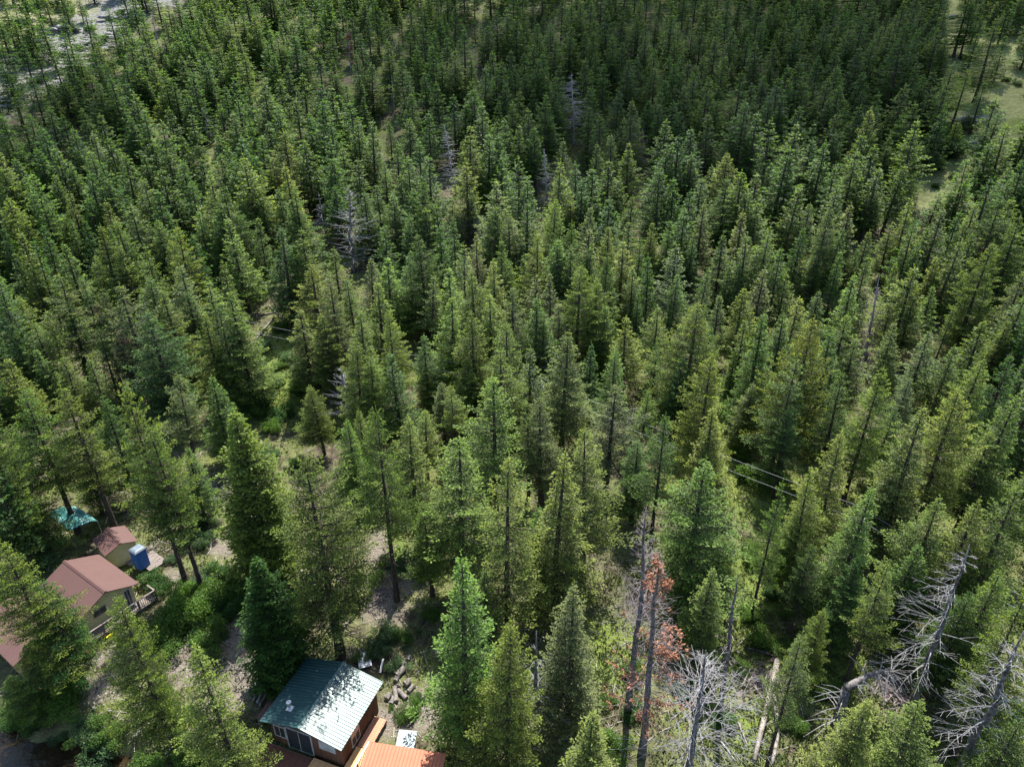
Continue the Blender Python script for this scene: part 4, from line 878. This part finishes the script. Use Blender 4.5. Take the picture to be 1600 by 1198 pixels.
# orange-roofed building at the bottom edge
OA = math.atan2(-.84, 5.2); OB = thing('shed_building', 'low building with an orange corrugated metal roof, cut by the bottom edge', 'shed', (-7.15, 26.35, gz(-7, 27)), OA)
mb = MB(); mb.box((0, 0, 1.25), (4.7, 3.2, 2.5)); [mb.box((x, 1.61, 1.25), (.05, .02, 2.45)) for x in np.arange(-2.3, 2.35, .24)]; mb.build('wall', M_OCH, OB)
q = ribbed(1.95, 3.05, -2.2, 2.62, -2.62, 2.62, .24); v = np.concatenate(q.v); v = np.stack([v[:, 1], v[:, 0], v[:, 2]], 1); q.v = [v]; q.f = [t_[::-1] for t_ in q.f]; q.build('roof', M_OROOF, OB)
# small grey-roofed box with a white pipe
sp_ = hit(637, 1172); SB = thing('small_shed', 'small lean-to shed with a tilted grey roof behind the orange roof', 'shed', (sp_[0], sp_[1], gz(sp_[0], sp_[1])), -.1)
MB().box((0, 0, .55), (1.0, .8, 1.1)).build('wall', M_OLD, SB); mb = MB(); mb.beam((0, -.62, 1.13), (0, .62, 1.32), 1.3, .05); mb.build('roof', metal('grey_sheet', (.20, .24, .25), .55, .4), SB)
hp_ = hit(620, 1168); mb = MB().tube([(0, 0, 0), (.0, 0, 1.15), (-.05, .02, 1.3)], .045, 8); tag(mb.build('vent_pipe', M_TRIM, None, True, (hp_[0], hp_[1], gz(hp_[0], hp_[1]))), 'white upright pipe beside the small grey-roofed shed', 'pipe')
# cut log rounds by the yard
LG = [(622, 1057, 618, 1066, .2, 'dark short log round, upper of the pile'), (620, 1058, 632, 1046, .25, 'thick brown log, longest at the top of the pile'), (633, 1072, 640, 1066, .25, 'dark log round at the right of the pile'), (619, 1073, 626, 1072, .14, 'pale short block in the middle of the pile'),
      (604, 1094, 609, 1086, .2, 'pale round at the left end of the pile'), (611, 1101, 615, 1091, .16, 'narrow grey log at the bottom of the pile'), (619, 1098, 617, 1076, .19, 'long grey log pointing at the camera'), (635, 1093, 622, 1080, .19, 'long grey log slanting to the right'),
      (638, 1082, 646, 1073, .17, 'pale split log under the fir boughs'), (637, 1032, 640, 1026, .16, 'small round apart behind the pile'), (626, 1042, 631, 1036, .18, 'round at the far end of the pile')]
for (a, b_, c, d, r_, lb) in LG:
    A = hit(a, b_); B = hit(c, d); A[2] = gz(A[0], A[1])+r_*.9; B[2] = gz(B[0], B[1])+r_*.9; M_ = (A+B)/2; rt = thing('log_round', lb+' beside the yard', 'log', (M_[0], M_[1], M_[2]), 0, 'cut logs by the cabin')
    e = norm(B-A); MB().tube([A-M_, (B-A)*.25+A-M_, B-M_], [r_, r_*.97, r_*.95], 12, False).build('bark', plain('log_bark', (.07, .06, .055), (.20, .18, .165), 6, .95, .1, bmp=.6) if a == 622 else bpy.data.materials['log_bark'], rt, True)
    for P_, s in ((A, -1), (B, 1)):
        cu = MB().tube([P_-M_-e*s*.02, P_-M_+e*s*.006], r_*.96, 12); cu.build('cut_end', M_LOG, rt)
# split timbers left of the cabin
for k, (a, b_, c, d, lb) in enumerate([(392, 1091, 402, 1068, 'leftmost'), (396, 1096, 410, 1068, 'second from the left'), (402, 1098, 416, 1070, 'middle'), (406, 1104, 422, 1074, 'thick pale'), (389, 1080, 400, 1072, 'short outermost'), (400, 1088, 412, 1066, 'topmost')]):
    log(f'weathered split timber, {lb} one of the stack left of the green roof', (a, b_), (c, d), .11, .08, M_OLD if k % 2 else M_GREY, 'split_timber', 'split timbers in a stack', lift=.12*(k == 5))
def plank(label, a, b, w, mat, z=.12):
    A = hit(*a); B = hit(*b); A[2] = gz(A[0], A[1])+z; B[2] = gz(B[0], B[1])+z; O = (A+B)/2; mb = MB().beam(A-O, B-O, w, .05); tag(mb.build('plank', mat, None, False, tuple(O)), label, 'plank')
plank('white plank lying on the bare bank above the river', (116, 1081), (131, 1083), .3, M_TRIM)
plank('long grey plank lying among the shrubs by the bottom edge', (258, 1178), (303, 1150), .28, M_OLD)
plank('bluish board behind the green-roofed cabin', (594, 1052), (599, 1030), .16, M_FLUE)
plank('dark board on the ground right of the logs', (637, 1136), (645, 1128), .12, M_OLD)
p_ = hit(570, 1034); o = ribbed(-.5, 0, .5, .03, -.7, .7, .2); tag(o.build('metal_sheet', M_FLUE, None, False, (p_[0], p_[1], gz(p_[0], p_[1])+.25), .3), 'loose grey metal sheet lying behind the green roof', 'metal sheet')

# maroon-roofed cabin on the left
RA = math.atan2(-.555, .832)-math.pi/2; rc = (-36.2, 43.35)
RC, rr1, rr2, rzr, rsl = cabin('cabin', 'cream yellow cabin under a plain maroon metal roof, dappled by tree shade', (*rc, 0), RA, 2.15, 2.9, 2.45, 3.45, 2.65, 3.3, M_RROOF, M_YEL, 'horiz', .45)
window(RC, None, .75, 2.93, 1.75, 1.0, .55, 'y', M_OLD); window(RC, None, -1.6, 2.93, 1.4, .5, 1.6, 'y', M_TRIM); window(RC, None, 2.18, 0, 1.5, 1.0, .7, 'x', M_TRIM); window(RC, None, -2.18, .8, 1.5, 1.2, .9, 'x', M_TRIM)
deck('balcony', 'grey wooden balcony with a slatted railing round the gable of the maroon cabin', tuple(RC.location), RA, -3.3, 2.9, 3.02, 4.2, .55, M_OLD, 'x', M_OLD, cat='balcony', rail=[(-3.25, 4.15, 2.85, 4.15), (-3.25, 3.05, -3.25, 4.15), (2.85, 3.05, 2.85, 4.15)])
deck('stairs', 'dark wooden steps going down from the corner of the balcony', tuple(RC.location), RA, -4.5, -3.35, 2.6, 3.9, .2, M_OLD, 'y', M_OLD, cat='steps')
y_ = lpt(RC, 1.2, 4.55, .2); mb = MB().box((0, 0, .12), (.5, .12, .18)); mb.box((0, .02, .24), (.3, .08, .05)); tag(mb.build('tool_box', plain('yellow_plastic', (.75, .6, .02), (.8, .65, .04), 3, .4), None, False, y_, RA), 'small bright yellow box under the balcony rail', 'box')
# shed beside it
SH, s1, s2, _, _ = cabin('shed', 'small cream shed with a low maroon roof behind the maroon-roofed cabin', (-36.95, 49.25, gz(-37, 49)), math.atan2(-1.73, 1.86)-math.pi/2, 1.25, 1.35, 2.0, 2.5, 1.45, 1.6, M_RROOF, M_YEL, 'horiz', .45)
window(SH, None, -1.27, .2, 1.4, .5, .5, 'x', M_TRIM); window(SH, None, -.1, -1.38, 1.1, .75, 1.9, 'y', M_TRIM, 'door', M_YEL)
for (a, b_, w_, d_, lb, m_) in ((206, 872, 2.2, 1.5, 'pale wooden platform in front of the small shed', M_OLD), (238, 879, 2.4, 1.7, 'weathered platform carrying the blue portable toilet', M_OLD), (178, 866, 1.6, 1.0, 'low dark step between the shed and the maroon cabin', M_OLD)):
    P = hit(a, b_); deck('platform', lb, (P[0], P[1], gz(P[0], P[1])), -.6, -w_/2, w_/2, -d_/2, d_/2, .28, m_, 'x', cat='platform')
# portable toilet
P = hit(224, 887); PT = thing('portable_toilet', 'blue plastic portable toilet with a pale grey domed roof', 'toilet', (P[0], P[1], gz(P[0], P[1])+.285), -.55)
M_BLUE = plain('blue_plastic', (.015, .085, .30), (.02, .11, .38), 2, .45, .4); mb = MB(); mb.box((0, 0, 1.02), (1.1, 1.1, 1.95)); PT.scale = (.9, .9, .95)
for s in (-1, 1):
    for k in np.arange(-.4, .5, .2): mb.box((k, s*.56, 1.05), (.06, .03, 1.7)); mb.box((s*.56, k, 1.05), (.03, .06, 1.7))
mb.build('cabin_body', M_BLUE, PT); mb = MB().box((0, -.58, .98), (.72, .03, 1.75)); dd_ = mb.build('door', M_BLUE, PT); MB().box((.28, -.61, 1.0), (.05, .04, .16)).build('handle', M_TRIM, dd_)
mb = MB(); k_ = [(.62, 2.0), (.62, 2.08), (.5, 2.2), (.3, 2.27)]
v = [(sx*r_, sy*r_, z) for r_, z in k_ for sx, sy in ((-1, -1), (1, -1), (1, 1), (-1, 1))]; mb.add(v, [(i*4+j, i*4+(j+1) % 4, i*4+4+(j+1) % 4, i*4+4+j) for i in range(3) for j in range(4)]+[(3, 2, 1, 0), (12, 13, 14, 15)]); mb.build('roof', plain('grey_plastic', (.09, .115, .14), (.13, .16, .19), 2, .5, .3), PT)
MB().box((0, 0, .03), (1.2, 1.2, .06)).build('base', M_OLD, PT)
# second maroon roof with ochre wall, between the trees at the left
RB, _, _, _, _ = cabin('cabin', 'ochre cabin under a maroon roof, half hidden by firs at the left edge', (-38.7, 39.1, 0), RA, 2.1, 3.0, 2.4, 3.2, 2.5, 3.3, M_RROOF, M_OCH, 'horiz', .45)
window(RB, None, .3, 3.03, 1.35, 1.3, 1.1, 'y', M_TRIM)
deck('deck', 'sunlit reddish board deck in front of the ochre cabin', tuple(RB.location), RA, -2.1, 2.1, 3.1, 5.0, .35, M_PINK, 'y', M_DECK)
MBc = MB(); MBc.box((0, 0, .03), (.5, .35, .05)); MBc.box((.1, .1, .09), (.3, .25, .06)); MBc.box((-.1, .17, .35), (.45, .05, .5)); [MBc.box((a, b_, -.18), (.04, .04, .4)) for a in (-.2, .2) for b_ in (-.15, .15)]
tag(MBc.build('chair', M_TRIM, None, False, lpt(RB, -.9, 3.7, .73), .4), 'white folding chair on the reddish deck of the ochre cabin', 'chair')
# teal tarp on poles
TS = thing('tarp_shelter', 'teal tarp stretched on poles as a canopy under the firs', 'canopy', (-42.6, 52.2, gz(-42.6, 52.2)), 0); n = 14; z0 = TS.location.z
cor = [np.array(atz(77, 803, z0+2.3)), np.array(atz(108, 829, z0+2.2)), np.array(atz(152, 813, z0+2.3)), np.array(atz(124, 793, z0+2.5))]; O = np.array(TS.location); v = []; g = np.random.default_rng(4)
for i in range(n+1):
    for j in range(n+1):
        a, b_ = i/n, j/n; p = (cor[0]*(1-a)+cor[1]*a)*(1-b_)+(cor[3]*(1-a)+cor[2]*a)*b_-O; v.append(p+[0, 0, .5*math.sin(b_*3.14)**.8*(.6+.4*math.cos(a*9))-.25*math.sin(a*3.14)*math.sin(b_*6.28)**2+.04*g.normal()])
mb = MB(); idx_ = lambda i, j: i*(n+1)+j; F_ = [(idx_(i, j), idx_(i+1, j), idx_(i+1, j+1), idx_(i, j+1)) for i in range(n) for j in range(n)]; mb.add(v, F_)
mb.add([p-np.array([0, 0, .02]) for p in v], [q_[::-1] for q_ in F_]); mb.build('tarp', metal('teal_tarp', (.045, .17, .155), .5, .4), TS, True)
for c in cor: p = c-O; MB().tube([(p[0], p[1], -.3), (p[0], p[1], p[2]-.03)], .045, 6).build('pole', M_OLD, TS)

# ------------------------------------------------------------------ power line
def pole(px, py, up, label):
    P = hit(px, py, up); z = gz(P[0], P[1]); root = thing('utility_pole', label, 'pole', (P[0], P[1], z), .1, 'utility poles')
    MB().tube([(0, 0, -.5), (0, 0, up)], [.15, .10], 10).build('post', M_SNAG, root, True); MB().box((0, 0, up-.5), (.12, 1.6, .12), 0).build('crossarm', M_OLD, root)
    for s in (-.7, .7): MB().tube([(0, s, up-.44), (0, s, up-.38), (0, s, up-.28)], [.05, .07, .03], 8).build('insulator', M_FLUE, root)
    return np.array([P[0], P[1], z+up-.25])
PP = [pole(225, 470, 6, 'utility pole hidden among the firs at the left end of the wires'), pole(848, 596, 6.2, 'utility pole in the middle, its top just showing among fir tips'), pole(1345, 798, 6.2, 'utility pole behind the firs on the right'), pole(1700, 985, 6.2, 'utility pole beyond the right edge')]
M_WIRE = plain('aluminium_wire', (.25, .26, .27), (.34, .35, .36), 1, .6, .4)
for i in range(3):
    for s, nm in ((.7, 'upper'), (-.7, 'lower')):
        A = PP[i]+[0, s, 0]; B = PP[i+1]+[0, s, 0]; A[2] += .5*s*.9; B[2] += .5*s*.9; q = np.linspace(0, 1, 24); C = A+np.outer(q, B-A)-np.outer(4*q*(1-q)*.5, [0, 0, 1]); O = (A+B)/2
        tag(MB().tube(C-O, .013, 5).build('overhead_wire', M_WIRE, None, True, tuple(O)), f"{nm} grey overhead wire of the {['left', 'middle', 'right'][i]} span, threading through the firs", 'wire', 'overhead wires')

# ------------------------------------------------------------------ clouds high above, whose shade darkens the upper wood
def cloud(label, cx, cy, parts, alt=420, dens=.02):
    off = alt/math.tan(SUN_EL); ox, oy = off*math.sin(SUN_AZ), off*math.cos(SUN_AZ); mb = MB(); g = np.random.default_rng(len(parts))
    import bmesh
    for (dx, dy, rx, ry, rz_) in parts:
        bm = bmesh.new(); bmesh.ops.create_icosphere(bm, subdivisions=4, radius=1)
        V = np.array([v.co[:] for v in bm.verts]); k = 1+.22*(vnoise(V[:, 0]*3+dx, V[:, 1]*3+V[:, 2]*2, 1, 4)-.5)*2+.1*(vnoise(V[:, 0]*8, V[:, 1]*8+V[:, 2]*5, 1, 5)-.5)*2
        V = V*k[:, None]*[rx, ry, rz_]+[dx, dy, 0]; bm.verts.index_update(); mb.add(V, [[v.index for v in f_.verts] for f_ in bm.faces]); bm.free()
    m = bpy.data.materials.new('cloud'); m.use_nodes = True; t = m.node_tree; t.nodes.remove(t.nodes['Principled BSDF']); p = N(t, 'ShaderNodeVolumePrincipled'); p.inputs['Density'].default_value = dens; p.inputs['Color'].default_value = (1, 1, 1, 1)
    t.links.new(p.outputs[0], t.nodes['Material Output'].inputs['Volume']); tag(mb.build('cloud', m, None, True, (cx+ox, cy+oy, alt)), kind='structure')
cloud('', 38, 160, [(0, 0, 80, 44, 26), (50, 0, 52, 46, 22), (-56, 12, 30, 24, 14)], dens=.048)
cloud('', -112, 125, [(0, 0, 34, 26, 20)], dens=.026)
